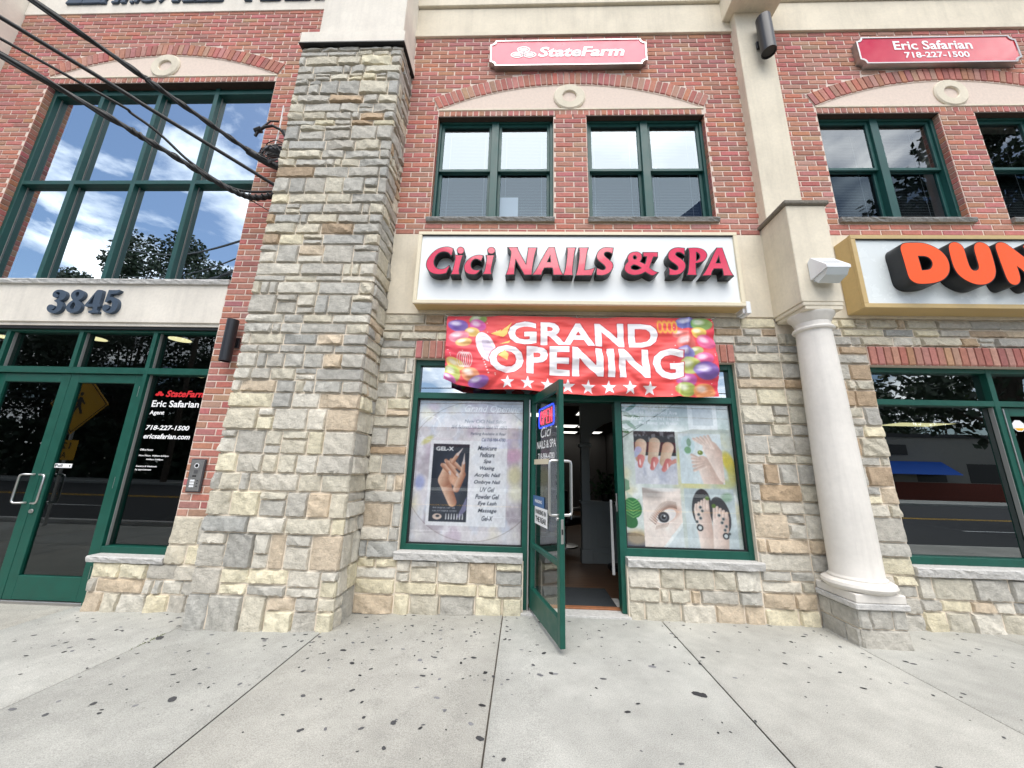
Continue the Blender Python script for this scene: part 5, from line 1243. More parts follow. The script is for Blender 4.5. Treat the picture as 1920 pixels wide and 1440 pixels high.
# ------------------------------------------------------------------ window posters
SK = (226, 184, 160); SKd = (150, 98, 76)
def left_poster():
    w, h = 250, 310; c = Canvas(w, h, (214, 208, 214), aspect=1.47 / 1.19)
    a, b, d = vnoise(w, h, 3, 1), vnoise(w, h, 5, 2), vnoise(w, h, 9, 3)
    for n, col, t, k in ((a, (232, 226, 236), .45, 4), (b, (176, 152, 176), .53, 6), (d, (244, 240, 244), .5, 4), (vnoise(w, h, 6, 5), (146, 134, 146), .56, 7), (vnoise(w, h, 4, 9), (236, 226, 190), .6, 5), (vnoise(w, h, 7, 10), (196, 206, 226), .58, 6)):
        c.blend((n - t) * k, col, .65)
    c.ell(.92, .60, .07, .05, (206, 156, 186), .8, .3, .6); c.ell(.93, .46, .06, .07, (218, 208, 150), .7, 0, .7); c.ell(.95, .34, .07, .06, (236, 232, 200), .7, 0, .7); c.ell(.06, .40, .045, .05, (140, 150, 206), .8, 0, .6); c.ell(.08, .90, .06, .05, (214, 200, 120), .6, 0, .8); c.ell(.14, .95, .06, .03, (226, 150, 190), .6, 0, .8); c.ell(.10, .70, .06, .02, (214, 206, 110), .7, .6, .5)
    d = np.hypot((c.U - .54) / .64, (c.V - .50) / .487); c.blend((d - 1) * 60, (206, 202, 206), .55); c.blend(1 - np.abs(d - 1) / .006, (110, 96, 92), .8 * 1)
    c.ring(.12, .79, .10, .085, .05, (246, 246, 248), .8); c.ring(.27, .80, .12, .09, .04, (240, 240, 246), .7)
    c.rect(.135, .856, .112, .70, (244, 246, 252), .78); c.rect(.60, .856, .70, .80, (244, 244, 250), .3)
    # GEL-X picture
    c.rect(.163, .503, .139, .674, (40, 46, 58)); c.blend(((c.U > .163) & (c.U < .503) & (c.V > .139) & (c.V < .674)) * np.clip(1 - np.hypot((c.U - .35) / .16, (c.V - .45) / .22), 0, 1), (92, 96, 108), .7)
    c.poly(((.42, .17), (.50, .31), (.50, .22), (.44, .165)), (120, 118, 150), .9)
    c.capsule((.37, .27), (.28, .42), .040, .052, SK, 1, .006, SKd); c.capsule((.285, .42), (.33, .50), .058, .06, SK, 1, .006, SKd); c.ell(.385, .43, .055, .06, (214, 160, 134), 1, .6, .2); c.capsule((.40, .36), (.45, .46), .03, .03, SK, 1, .006, SKd)
    for p_, q_ in (((.30, .50), (.258, .525)), ((.335, .52), (.29, .555)), ((.385, .52), (.34, .56)), ((.27, .52), (.33, .475)), ((.31, .54), (.40, .455)), ((.35, .55), (.425, .50))): c.capsule(p_, q_, .021, .017, (228, 186, 164), 1, .006, SKd)
    c.capsule((.355, .55), (.395, .60), .019, .016, SK, 1, .006, SKd); c.capsule((.45, .47), (.455, .54), .02, .016, SK, 1, .006, SKd)
    for p_, q_ in (((.395, .60), (.44, .645)), ((.455, .54), (.459, .607)), ((.40, .46), (.42, .44)), ((.33, .475), (.34, .455))): c.capsule(p_, q_, .011, .003, (206, 190, 186))
    c.text('GEL-X', .19, .358, .625, .655, (238, 238, 240), 1, .04)
    c.text('THE ORIGINAL SOFT GEL', .195, .40, .226, .236, (230, 230, 232)); c.text('NAIL EXTENSION SYSTEM', .195, .41, .205, .215, (230, 230, 232))
    c.ell(.24, .172, .042, .02, (214, 190, 176), 1); c.ell(.245, .176, .018, .008, (40, 46, 58), 1)
    for k in range(7): c.capsule((.32 + .025 * k, .158), (.32 + .025 * k, .19), .006, .004, (206, 206, 210))
    rows = ['Manicure', 'Pedicure', 'Spa', 'Waxing', 'Acrylic Nail', 'Ombrye Nail', 'UV Gel', 'Powder Gel', 'Eye Lash', 'Massage', 'Gel-X']
    hw = [.088, .068, .034, .068, .12, .12, .066, .108, .085, .084, .05]
    for k, s in enumerate(rows):
        v = .651 - .0483 * k; cc = .669 + .0023 * k; c.text(s, cc - hw[k], cc + hw[k], v - .017, v + .015, (34, 40, 52), 1, .012, .28)
    c.text('Grand Opening', .44, .98, .90, .965, (255, 255, 255), .95, .0, .35)
    for s, u0, u1, v in (('New CiCi Nail Salon', .445, .838, .845), ('3845 Richmond Ave Staten Island NY 10312', .32, .845, .803), ('Parking Available in Rear', .508, .84, .752), ('Cal 718-984-4780', .614, .836, .712)):
        c.text(s, u0, u1, v - .014, v + .012, (70, 76, 92), .85, .012, .15)
    k_ = np.clip((c.a - 60) / 110, 0, 1); c.a = c.a * (1 - k_) + k_ * 255 * (c.a / 255) ** .85
    c.a *= (1 + .09 * (vnoise(w, h, 22, 90, 3) - .5))[..., None]
    return c
def right_poster():
    w, h = 250, 310; c = Canvas(w, h, (206, 216, 210), aspect=1.475 / 1.125)
    for n, col, t, k in ((vnoise(w, h, 3, 21), (232, 238, 236), .48, 5), (vnoise(w, h, 5, 22), (160, 178, 170), .53, 6), (vnoise(w, h, 8, 23), (246, 248, 248), .55, 5), (vnoise(w, h, 4, 24), (226, 218, 170), .58, 5)): c.blend((n - t) * k, col, .6)
    c.blend(np.clip((c.V - .86) / .1, 0, 1) * np.clip((c.U - .3) / .3, 0, 1), (150, 160, 162), .5)
    leafs = [(-.01, .96, .05, .012, .2), (.05, .92, .06, .016, -.5), (.10, .97, .06, .014, .6), (.02, .86, .07, .014, .1), (.09, .84, .06, .014, -.7), (.14, .90, .05, .012, -.3), (.02, .80, .06, .014, -.4)]
    for u, v, a, b, an in leafs: c.ell(u, v, a, b, (62, 110, 60), .9, an)
    c.capsule((.0, .74), (.50, 1.0), .004, .003, (90, 100, 86)); c.capsule((.0, .79), (.25, .86), .003, .003, (90, 100, 86))
    for s, u0, u1, v in (('New CiCi Nails', .18, .456, .974), ('3845 Richmond Ave', .124, .525, .935), ('Staten Island NY 10312', .103, .538, .893), ('Parking in Rear', .168, .53, .855)): c.text(s, u0, u1, v - .014, v + .014, (252, 252, 252), 1, .03)
    c.rect(.618, .886, .814, .995, (244, 246, 246)); c.rect(.665, .85, .845, .975, (206, 210, 212), .8)
    c.poly(((.0, .46), (.05, .44), (.055, .38), (.0, .36)), (96, 140, 110), .8); c.poly(((.02, .37), (.11, .30), (.12, .22), (.05, .26)), (190, 206, 186), .9)
    c.ell(.075, .255, .075, .07, (44, 120, 62), 1, .4); c.ell(.04, .17, .06, .06, (38, 108, 56), 1, .9)
    for k in range(6): c.capsule((.075, .19 + .02 * k), (.135, .215 + .02 * k), .003, .002, (150, 200, 120)); c.capsule((.075, .19 + .02 * k), (.02, .215 + .02 * k), .003, .002, (150, 200, 120))
    c.ell(.06, .0, .16, .09, (44, 56, 84), 1); c.ell(.10, .06, .10, .05, (190, 160, 110), .7, 0, .6)
    c.ell(.95, .58, .05, .08, (222, 200, 70), .85, .3, .4); c.ell(.97, .50, .04, .07, (196, 190, 110), .8, 0, .5); c.ell(.53, .60, .035, .07, (222, 214, 120), .7, 0, .7); c.ell(.62, .42, .12, .03, (226, 216, 130), .6, 0, .8); c.ell(.9, .43, .1, .03, (190, 196, 130), .7, 0, .8)
    def frame(u0, u1, v0, v1, col):
        c.rect(u0, u1, v0, v1, col); keep = c.a.copy()
        return ((c.U > u0) & (c.U < u1) & (c.V > v0) & (c.V < v1))[..., None]
    def done(before, m): c.a = np.where(m, c.a, before)
    # hand with pink nails
    bf = c.a.copy(); m = frame(.111, .490, .418, .797, (214, 216, 226)); bf = np.where(m, c.a, bf)
    c.rect(.111, .49, .62, .80, (46, 46, 50)); n = vnoise(w, h, 30, 41, 2); c.blend(((n - .6) * 9) * (c.V > .7), (150, 150, 156), .7)
    c.blend((vnoise(w, h, 6, 42) - .42) * 6 * (c.V < .57), (240, 240, 248), .8); c.blend((vnoise(w, h, 9, 43) - .55) * 6 * (c.V < .57), (170, 176, 196), .7)
    for u, v, q in ((.175, .70, .60), (.30, .71, .585), (.42, .68, .575)):
        c.capsule((u, v), (u - .012 + (.175 - u) * .12, q), .052, .044, (234, 212, 190), 1, .006, (190, 156, 130)); c.capsule((u - .005, q - .0), (u - .015 + (.175 - u) * .15, q - .055), .034, .020, (226, 148, 144), 1, .006, (196, 108, 106)); c.ell(u - .015, q - .03, .007, .022, (255, 236, 236), .9)
    c.capsule((.12, .62), (.15, .66), .02, .03, (178, 182, 214)); c.capsule((.48, .585), (.44, .57), .02, .015, (214, 150, 140))
    done(bf, m)
    # pale feet with a green toenail
    bf = c.a.copy(); m = frame(.515, .902, .430, .783, (214, 228, 234)); bf = np.where(m, c.a, bf)
    c.blend((vnoise(w, h, 6, 44) - .5) * 5, (236, 244, 246), .7); c.ell(.60, .70, .06, .07, (200, 226, 232), .8); c.ell(.595, .665, .03, .025, (110, 160, 110), .8); c.ell(.61, .72, .02, .03, (90, 130, 90), .6)
    sk, sd_ = (250, 232, 222), (206, 176, 162)
    c.capsule((.80, .43), (.72, .58), .085, .06, sk, 1, .01, sd_); c.capsule((.93, .50), (.80, .68), .09, .07, sk, 1, .01, sd_)
    for k in range(5): c.capsule((.70 + .01 * k, .60 - .012 * k), (.625 + .004 * k, .63 - .027 * k), .016, .013, sk, 1, .005, sd_); c.capsule((.76 + .018 * k, .70 - .004 * k), (.655 + .033 * k, .745 + .006 * k), .016, .013, sk, 1, .005, sd_)
    c.ell(.705, .648, .024, .016, (110, 130, 50), 1); c.ell(.70, .652, .008, .006, (214, 220, 160), .9)
    done(bf, m)
    # eye with long lashes
    bf = c.a.copy(); m = frame(.165, .500, -.01, .392, (246, 230, 220)); bf = np.where(m, c.a, bf)
    c.blend((vnoise(w, h, 4, 45) - .5) * 4, (252, 244, 238), .7); c.ell(.22, .37, .12, .05, (120, 112, 110), .6, -.2, .7); c.ell(.32, .40, .15, .03, (240, 240, 240), .8, -.1, .4)
    c.ell(.365, .215, .12, .045, (222, 176, 156), .9, .42, .5); c.ell(.36, .205, .095, .040, (246, 240, 238), 1, .45); c.ell(.338, .197, .048, .036, (52, 52, 58), 1); c.ell(.338, .197, .03, .022, (112, 116, 122), 1); c.ell(.338, .197, .018, .013, (12, 12, 14), 1); c.ell(.345, .205, .008, .006, (255, 255, 255), 1)
    for k in range(22):
        t = k / 21; bu, bv = .265 + .19 * t, .15 + .105 * t + .05 * math.sin(math.pi * t); c.capsule((bu, bv), (bu - .055 + .05 * t, bv + .045 - .01 * (1 - t)), .0028, .0012, (92, 62, 48), .9, .004)
    for k in range(9): t = k / 8; c.capsule((.275 + .10 * t, .14 + .02 * t), (.262 + .10 * t, .115 + .02 * t), .002, .001, (120, 84, 66), .8, .004)
    c.poly(((.33, -.02), (.40, .08), (.46, .12), (.52, .17), (.52, -.02)), (214, 226, 230), .95); c.capsule((.335, .0), (.50, .155), .012, .012, (244, 250, 250), .9)
    done(bf, m)
    # feet in jewelled sandals
    bf = c.a.copy(); m = frame(.531, .965, -.01, .397, (190, 204, 208)); bf = np.where(m, c.a, bf)
    c.blend((vnoise(w, h, 5, 46) - .45) * 5, (228, 238, 240), .7); c.ell(.90, .34, .05, .03, (110, 150, 110), .6, .4, .5)
    for ox, oy, an in ((.675, .21, -.10), (.83, .16, .16)):
        c.ell(ox, oy + .06, .085, .125, (58, 58, 62), 1, an)
        c.capsule((ox - .03 * np.sign(an), oy - .26), (ox, oy + .04), .062, .07, sk, 1, .008, sd_)
        for k in range(5): u = ox - .052 + .026 * k; c.capsule((u, oy + .05), (u + .004, oy + .125 - .012 * abs(k - (4 if an < 0 else 0))), .014, .012, sk, 1, .005, sd_)
        tu = ox + (.054 if an < 0 else -.05); c.ell(tu, oy + .122, .018, .014, (90, 120, 44), 1)
        for k in range(6): c.ell(ox + .012 * ((k % 2) * 2 - 1) + .01 * k * np.sign(an), oy + .06 - .024 * k, .014, .011, (130, 140, 142), 1); c.ell(ox + .012 * ((k % 2) * 2 - 1) + .01 * k * np.sign(an), oy + .06 - .024 * k, .007, .006, (40, 44, 48), 1)
        c.ell(ox + .03 * np.sign(an), oy - .075, .028, .022, (44, 48, 52), 1); c.ell(ox + .03 * np.sign(an), oy - .075, .016, .013, (214, 222, 224), 1)
    done(bf, m)
    k_ = np.clip((c.a - 60) / 110, 0, 1); c.a = c.a * (1 - k_) + k_ * 255 * (c.a / 255) ** .95
    c.a *= (1 + .09 * (vnoise(w, h, 22, 91, 3) - .5))[..., None]
    return c
def poster(c, x0, x1, z0, z1, y, label):
    t = thing('window_poster', label, 'poster', ((x0 + x1) / 2, y, z0)); p = part(t)
    k = np.pad(c.a, ((1, 1), (1, 1), (0, 0)), 'edge'); c.a = .4 * c.a + .15 * (k[:-2, 1:-1] + k[2:, 1:-1] + k[1:-1, :-2] + k[1:-1, 2:])   # print softness
    c.a *= (1 + .10 * (vnoise(c.w, c.h, 60, 5, 2) - .5))[..., None]
    wv = vnoise(c.w, c.h, 4, 77, 3)
    p('poster_print', c.mesh('poster_print', lambda U, V: (x0 + U * (x1 - x0), y + .008 * (wv - .5), z0 + V * (z1 - z0))), M['print'])
    g = G(); g.quad((x1, y + .006, z0), (x0, y + .006, z0), (x0, y + .006, z1), (x1, y + .006, z1)); p('poster_back', g, M['white_paint'])
poster(left_poster(), -1.175, -.008, .592, 2.09, .127, 'pastel window poster with a hand photo and a list of nail services')
poster(right_poster(), 1.066, 2.24, .617, 2.09, .127, 'pale green window poster with photos of nails, feet and an eye')

# ------------------------------------------------------------------ neon sign on the open door
neon = thing('neon_sign', 'lit red and blue OPEN sign behind the glass of the open door', 'neon sign', (.098, .075, 0)); neon.rotation_euler = (0, 0, ang)
g = G(); g.bbox(.20, .68, .012, .03, 1.745, 1.975, .004); obj('neon_board', g, M['black'], neon)
bp = [(.225, 1.77), (.655, 1.77), (.655, 1.95), (.225, 1.95)]; bp = smooth_loop(bp, 0)
rr_ = [(.24, 1.765), (.64, 1.765), (.66, 1.785), (.66, 1.935), (.64, 1.955), (.24, 1.955), (.22, 1.935), (.22, 1.785), (.24, 1.765)]
obj('neon_border', G().tube([(a, .005, b) for a, b in rr_], .008, 8), M['neon_blue'], neon, smooth=60)
def nt_(pts): return G().tube([(a, .004, b) for a, b in pts], .0055, 6)
for pts in ([(.30 + .035 * math.cos(t * .55), 1.86 + .065 * math.sin(t * .55)) for t in range(12)], [(.365, 1.79), (.365, 1.925), (.41, 1.925), (.425, 1.90), (.41, 1.865), (.37, 1.86)],
            [(.51, 1.795), (.46, 1.795), (.46, 1.86), (.50, 1.86)], [(.46, 1.86), (.46, 1.925), (.51, 1.925)], [(.545, 1.79), (.545, 1.925), (.605, 1.795), (.605, 1.93)]):
    obj('neon_tube', nt_(pts), M['neon_red'], neon, smooth=60)

# ================================================================== LAMPS AND FITTINGS
def cyl_lamp(x, y, z0, z1, r, ywall, label):
    t = thing('wall_lamp', label, 'wall lamp', (x, y, z0), group='black cylinder wall lamps'); p = part(t)
    n = 28; vs = []; fs = []
    prof = [(r - .006, z0 + .02), (r - .006, z0), (r, z0), (r, z1), (r - .006, z1), (r - .006, z1 - .02)]
    g = G(); m = len(prof)
    for i in range(n):
        a = 2 * math.pi * i / n
        for q, z in prof: vs.append((x + q * math.cos(a), y + q * math.sin(a), z))
    for i in range(n):
        for j in range(m - 1): fs.append((i * m + j, ((i + 1) % n) * m + j, ((i + 1) % n) * m + j + 1, i * m + j + 1))
    g.add(vs, fs); p('lamp_tube', g, M['lamp_black'], smooth=40)
    g = G()
    for z in (z0 + .018, z1 - .018): g.add([(x + (r - .006) * math.cos(2 * math.pi * i / n), y + (r - .006) * math.sin(2 * math.pi * i / n), z) for i in range(n)], [tuple(range(n))])
    p('lamp_lens', g, M['black'])
    g = G(); zc = (z0 + z1) / 2; g.bbox(x - .05, x + .05, ywall - .025, ywall - .001, zc - .06, zc + .06, .004); g.bbox(x - .03, x + .03, y + r * .7, ywall - .02, zc - .04, zc + .04, .004); p('wall_bracket', g, M['lamp_black'])
cyl_lamp(3.055, -.255, 6.62, 7.2, .085, -.125, 'black cylinder wall lamp high on the beige pier')
cyl_lamp(-3.335, -.115, 2.44, 2.93, .058, -.012, 'black cylinder wall lamp beside the stone pilaster')
fl = thing('flood_light', 'white box flood light with slotted visor above the column', 'flood light', (3.03, -.5, 3.25)); p = part(fl)
xa, xb = 2.90, 3.13
side = [(-.435, 3.30), (-.435, 3.50), (-.475, 3.53), (-.64, 3.36), (-.64, 3.33)]
g = G(); vs = [(xa, y, z) for y, z in side] + [(xb, y, z) for y, z in side]; n = len(side)
g.add(vs, [tuple(range(n)), tuple(range(2 * n - 1, n - 1, -1))] + [(i, (i + 1) % n, n + (i + 1) % n, n + i) for i in range(n)]); p('lamp_housing', g, M['plastic_white'])
g = G(); side2 = [(-.46, 3.298), (-.638, 3.328), (-.60, 3.27), (-.50, 3.235)]; vs = [(xa + .012, y, z) for y, z in side2] + [(xb - .012, y, z) for y, z in side2]; n = 4
g.add(vs, [(0, 1, 2, 3), (7, 6, 5, 4)] + [(i, n + i, n + (i + 1) % n, (i + 1) % n) for i in range(n)]); p('lamp_lens', g, M['plastic_clear'])
g = G()
for k in range(9):
    x = xa + .03 + k * .0205; g.add([(x, -.535, 3.4705), (x + .005, -.535, 3.4705), (x + .005, -.62, 3.383), (x, -.62, 3.383)], [(0, 1, 2, 3)])
p('visor_slots', g, M['bead'], kind='stuff')
g = G(); g.bbox(2.93, 3.10, -.438, -.4305, 3.28, 3.46, .003); p('wall_plate', g, M['plastic_white'])
ic = thing('intercom', 'grey steel door intercom panel with camera on the brick jamb', 'intercom', (-3.455, 0, 1.03)); p = part(ic)
g = G(); g.bbox(-3.535, -3.375, -.035, -.012, 1.035, 1.375, .006); p('panel_frame', g, M['plastic_grey'])
g = G(); g.bbox(-3.523, -3.387, -.041, -.03, 1.047, 1.363, .003); p('panel_plate', g, M['alu'])
def disc(cx, cz, r, y, n=20): return G().add([(cx + r * math.cos(2 * math.pi * k / n), y, cz + r * math.sin(2 * math.pi * k / n)) for k in range(n)], [tuple(range(n))])
p('camera_ring', disc(-3.455, 1.305, .026, -.0425), M['plastic_white']); p('camera_lens', disc(-3.455, 1.305, .018, -.0435), M['black'])
g = G()
for k in range(6): g.box(-3.475, -3.43, -.0425, -.041, 1.225 + k * .006, 1.228 + k * .006)
p('speaker_grille', g, M['plastic_grey'], kind='stuff')
g = G(); g.box(-3.48, -3.44, -.0425, -.041, 1.19, 1.205); p('display', g, M['black'])
for k in range(3):
    g = G(); g.box(-3.495, -3.445, -.0425, -.041, 1.085 + k * .028, 1.105 + k * .028); p('name_plate', g, M['plastic_white'])
    p('call_button', disc(-3.415, 1.095 + k * .028, .008, -.0425, 12), M['plastic_grey'])

# ------------------------------------------------------------------ service cables
def cable(pts, r, label, sag=0.0, n=24, twist=None):
    """smooth run through the points; twist adds a second strand wound round the first"""
    P_ = [Vector(q) for q in pts]; out = []
    for i in range(len(P_) - 1):
        p0, p1, p2, p3 = P_[max(i - 1, 0)], P_[i], P_[i + 1], P_[min(i + 2, len(P_) - 1)]
        for k in range(n):
            t = k / n; out.append(.5 * ((2 * p1) + (-p0 + p2) * t + (2 * p0 - 5 * p1 + 4 * p2 - p3) * t * t + (-p0 + 3 * p1 - 3 * p2 + p3) * t ** 3))
    out.append(P_[-1])
    t = thing('overhead_cable', label, 'cable', tuple(P_[-1]), group='service cables to the building'); p = part(t)
    p('cable_core', G().tube(out, r, 8), M['cable'], smooth=60)
    if twist:
        for ph in (0, math.pi):
            q = [v + Vector((0, math.cos(i * .55 + ph), math.sin(i * .55 + ph))) * r * 1.15 for i, v in enumerate(out)]
            p('cable_strand', G().tube(q, r * .55, 6), M['cable'], smooth=60)
    return t
def far(a, b, k): return tuple(a[i] + (b[i] - a[i]) * k for i in range(3))
A1 = (-3.46, -.25, 5.12); A2 = (-3.05, -.22, 4.63); A3 = (-3.05, -.26, 4.53); A4 = (-3.10, -.2, 4.30)
E1 = (-4.74, -1.5, 5.579); E2 = (-4.981, -1.5, 5.365); E3 = (-4.882, -1.5, 5.097); E4 = (-4.81, -1.5, 4.902)
def reach(a, e, k=4.6, dz=.0):
    q = far(a, e, k); return (q[0], q[1], q[2] + dz)
POLE = (-11.0, -5.6, 0)
cable([reach(A1, E1, 15.5, .8), reach(A1, E1, 5, -.1), E1, far(A1, E1, .5), A1, (-3.2, -.2, 5.0), (-3.02, -.12, 4.9)], .023, 'topmost thick black cable running to the tangle on the wall', twist=True)
cable([reach(A2, E2, 10.4, .8), reach(A2, E2, 4, -.1), E2, far(A2, E2, .5), A2, (-2.98, -.16, 4.58)], .021, 'second black cable from the top ending below the tangle')
cable([reach(A3, E3, 11, .8), reach(A3, E3, 4, -.1), E3, (-4.12, -.92, 4.86), (-3.75, -.62, 4.585), (-3.4, -.40, 4.44), A3, (-2.98, -.2, 4.60)], .014, 'thin black cable that dips and joins the lowest one')
cable([reach(A4, E4, 11.7, .8), reach(A4, E4, 4, -.1), E4, far(A4, E4, .5), (-3.5, -.46, 4.44), (-3.25, -.32, 4.40), (-3.05, -.24, 4.50)], .024, 'lowest thick twisted black cable with a tension clamp', twist=True)
hk = thing('cable_clamp', 'wedge clamp and hook holding the lowest cable to the pilaster', 'clamp', (-3.1, -.2, 4.28)); p = part(hk)
p('clamp_wire', G().tube([(-3.5, -.46, 4.44), (-3.3, -.33, 4.38), A4], .006, 6), M['cable']); p('clamp_body', G().tube([(-3.36, -.37, 4.40), (-3.26, -.31, 4.37)], .018, 8), M['cable'])
p('hook', G().tube([A4, (-3.04, -.17, 4.26), (-3.0, -.14, 4.22)], .016, 8), M['cable']); p('anchor', G().tube([(-3.0, -.14, 4.22), (-2.96, -.05, 4.22)], .02, 8), M['cable'])
tg = thing('cable_tangle', 'tangle of coiled black wires and a splice box on the wall', 'cables', (-3.3, -.2, 5.1)); p = part(tg)
cr = random.Random(9)
g = G(); g.tube([(-3.32, -.16, 5.21), (-3.05, -.14, 5.22)], .075, 14); p('splice_case', g, M['plastic_grey'], smooth=50)
g = G(); g.tube([(-3.50, -.24, 5.14), (-3.28, -.2, 5.02), (-3.08, -.14, 4.96)], .045, 10); p('splice_case', g, M['cable'], smooth=50)
for k in range(8):
    a0 = cr.uniform(0, 6.3); rx, rz = cr.uniform(.12, .2), cr.uniform(.06, .12); cx, cz = -3.22 + cr.uniform(-.05, .05), 5.12 + cr.uniform(-.04, .06); tl = cr.uniform(-.4, .3)
    pts = [(cx + rx * math.cos(a0 + t * .42) + tl * rz * math.sin(a0 + t * .42), -.2 - .05 * cr.random() - .03 * math.sin(t * .9), cz + rz * math.sin(a0 + t * .42)) for t in range(13)]
    p('wire_loop', G().tube(pts, cr.choice((.006, .008, .011)), 6), M['cable'] if k != 3 else M['plastic_grey'], smooth=60)
g = G(); arc = [(-3.50, -.2, 5.42), (-3.47, -.2, 5.50), (-3.40, -.2, 5.56), (-3.30, -.2, 5.58), (-3.20, -.18, 5.54), (-3.13, -.16, 5.45), (-3.1, -.15, 5.36)]; g.tube(arc, .017, 8); p('service_loop', g, M['cable'], smooth=60)
g = G(); g.tube([(-3.52, -.2, 5.5), (-3.44, -.2, 5.52)], [.03, .04], 8); p('connector', g, M['cable']); g = G(); g.tube([(-3.16, -.17, 5.52), (-3.11, -.16, 5.42)], [.032, .024], 8); p('connector', g, M['cable'])
g = G(); g.tube([(-3.44, -.2, 5.54), (-3.36, -.18, 5.68), (-3.30, -.12, 5.74)], .012, 6); p('jumper_wire', g, M['cable'])
g = G(); g.tube([(-3.28, -.12, 6.0), (-3.26, -.13, 5.6), (-3.25, -.16, 5.3), (-3.3, -.22, 5.1)], .008, 6); p('white_wire', g, M['plastic_white'])

# ================================================================== INSIDE THE SALON
def wpart(name, g, mat, **k): return P(name, g, mat, **k)
g = G()
g.bbox(.90, 1.07, 1.98, 2.15, .012, .20, .006); g.bbox(.915, 1.055, 1.995, 2.135, .2, .85, .004); g.bbox(.895, 1.075, 1.975, 2.155, .85, .90, .006); g.bbox(.92, 1.05, 2.0, 2.13, .9, 1.72, .004); g.bbox(.89, 1.08, 1.97, 2.16, 1.72, 1.78, .008)
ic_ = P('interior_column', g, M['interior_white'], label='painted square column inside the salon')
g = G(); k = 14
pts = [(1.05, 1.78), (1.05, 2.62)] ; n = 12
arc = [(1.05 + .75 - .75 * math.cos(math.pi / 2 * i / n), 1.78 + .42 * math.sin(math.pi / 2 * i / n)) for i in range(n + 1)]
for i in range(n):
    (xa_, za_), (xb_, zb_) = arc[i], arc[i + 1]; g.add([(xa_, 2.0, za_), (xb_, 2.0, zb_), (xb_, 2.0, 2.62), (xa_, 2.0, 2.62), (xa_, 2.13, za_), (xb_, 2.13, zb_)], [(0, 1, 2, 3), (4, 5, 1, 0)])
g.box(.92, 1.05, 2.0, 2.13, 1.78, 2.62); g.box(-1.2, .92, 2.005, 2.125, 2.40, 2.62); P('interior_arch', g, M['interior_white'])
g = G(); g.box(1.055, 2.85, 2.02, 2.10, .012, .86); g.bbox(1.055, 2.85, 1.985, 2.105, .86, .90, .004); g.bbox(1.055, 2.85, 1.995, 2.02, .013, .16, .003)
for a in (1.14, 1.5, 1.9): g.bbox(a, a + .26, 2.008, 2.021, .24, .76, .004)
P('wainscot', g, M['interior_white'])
g = G(); g.box(-2.58, 2.88, 9.0, 9.1, .01, 2.62); P('back_partition', g, M['interior_wall'])
g = G(); g.bbox(.08, .98, .22, .82, .0125, .02, .002); mt = obj('door_mat', g, M['mat_black']); tag(mt, 'black ribbed mat just inside the salon door', 'door mat')
for i, (x, yy) in enumerate(((1.9, 6.6), (1.25, 6.7), (2.3, 8.4), (1.5, 8.5), (1.5, 4.2), (0.2, 4.6))):
    t = thing('ceiling_light', ('lit ceiling panel %s inside the salon' % ('nearest the door on the right', 'in the middle beside the column', 'farthest back on the right', 'farthest back in the middle', 'seen through the arch', 'hidden behind the open door')[i]), 'ceiling light', (x, yy, 2.6), group='salon ceiling panels'); p = part(t)
    gg = G(); gg.box(x - .32, x + .32, yy - .32, yy + .32, 2.606, 2.618); p('light_frame', gg, M['white_paint']); gg = G(); gg.box(x - .29, x + .29, yy - .29, yy + .29, 2.602, 2.605); p('diffuser', gg, M['light_panel'])
def salon_chair(x, yy, rz, label):
    t = thing('salon_chair', label, 'chair', (x, yy, .012), rz=rz)
    g = G(); g.lathe([(.24, 0), (.24, .02), (.05, .04), (.035, .06), (.035, .38)], 0, 0, 20); obj('chair_base', g, M['steel'], t, smooth=40)
    g = G(); g.bbox(-.26, .26, -.26, .26, .38, .52, .04); obj('seat', g, M['black'], t, smooth=60)
    g = G(); g.bbox(-.25, .25, .2, .32, .5, 1.0, .04); obj('backrest', g, M['black'], t, smooth=60)
    for s_ in (-1, 1):
        g = G(); g.tube([(s_ * .29, .2, .5), (s_ * .29, .18, .68), (s_ * .29, -.16, .68), (s_ * .29, -.2, .5)], .022, 8); obj('armrest', g, M['steel'], t, smooth=60)
salon_chair(.78, 3.2, 2.4, 'black salon chair beside the painted column'); salon_chair(.55, 4.3, 2.2, 'black salon chair farther back in the salon')
vac = thing('floor_sweeper', 'dark upright sweeper leaning on the white wainscot', 'sweeper', (1.38, 1.8, .012)); p = part(vac)
p('sweeper_handle', G().tube([(1.36, 1.7, .10), (1.52, 1.9, .9), (1.5, 1.9, 1.15)], .016, 8), M['steel'], smooth=60); g = G(); g.bbox(1.22, 1.44, 1.58, 1.74, .012, .09, .02); p('sweeper_head', g, M['black'])
plt = thing('potted_plant', 'dark leafy trailing plant on the wainscot ledge', 'plant', (1.3, 2.0, .9)); p = part(plt)
g = G(); g.lathe([(.06, .9), (.08, .92), (.10, 1.04), (.105, 1.06), (.09, 1.06)], 1.3, 2.04, 18); p('pot', g, M['black'], smooth=40)
g = G(); lr = random.Random(4)
for k in range(160):
    a, el, d = lr.uniform(0, 6.3), lr.uniform(-.9, 1.2), lr.uniform(.05, .30); c_ = Vector((1.27 + d * math.cos(a) * math.cos(el) * .9, 2.0 + .5 * d * math.sin(a) - .05, 1.10 + d * math.sin(el))); u = Vector((lr.uniform(-1, 1), lr.uniform(-1, 1), lr.uniform(-1, 1))).normalized() * .045; v = Vector((lr.uniform(-1, 1), lr.uniform(-1, 1), lr.uniform(-1, 1))).normalized() * .03
    g.add([c_ - u, c_ + v, c_ + u, c_ - v], [(0, 1, 2, 3)])
p('foliage', g, M['plant'], kind='stuff')
cu = thing('door_curtain', 'narrow white cloth hanging at the right jamb inside the door', 'curtain', (.95, .3, .3)); p = part(cu)
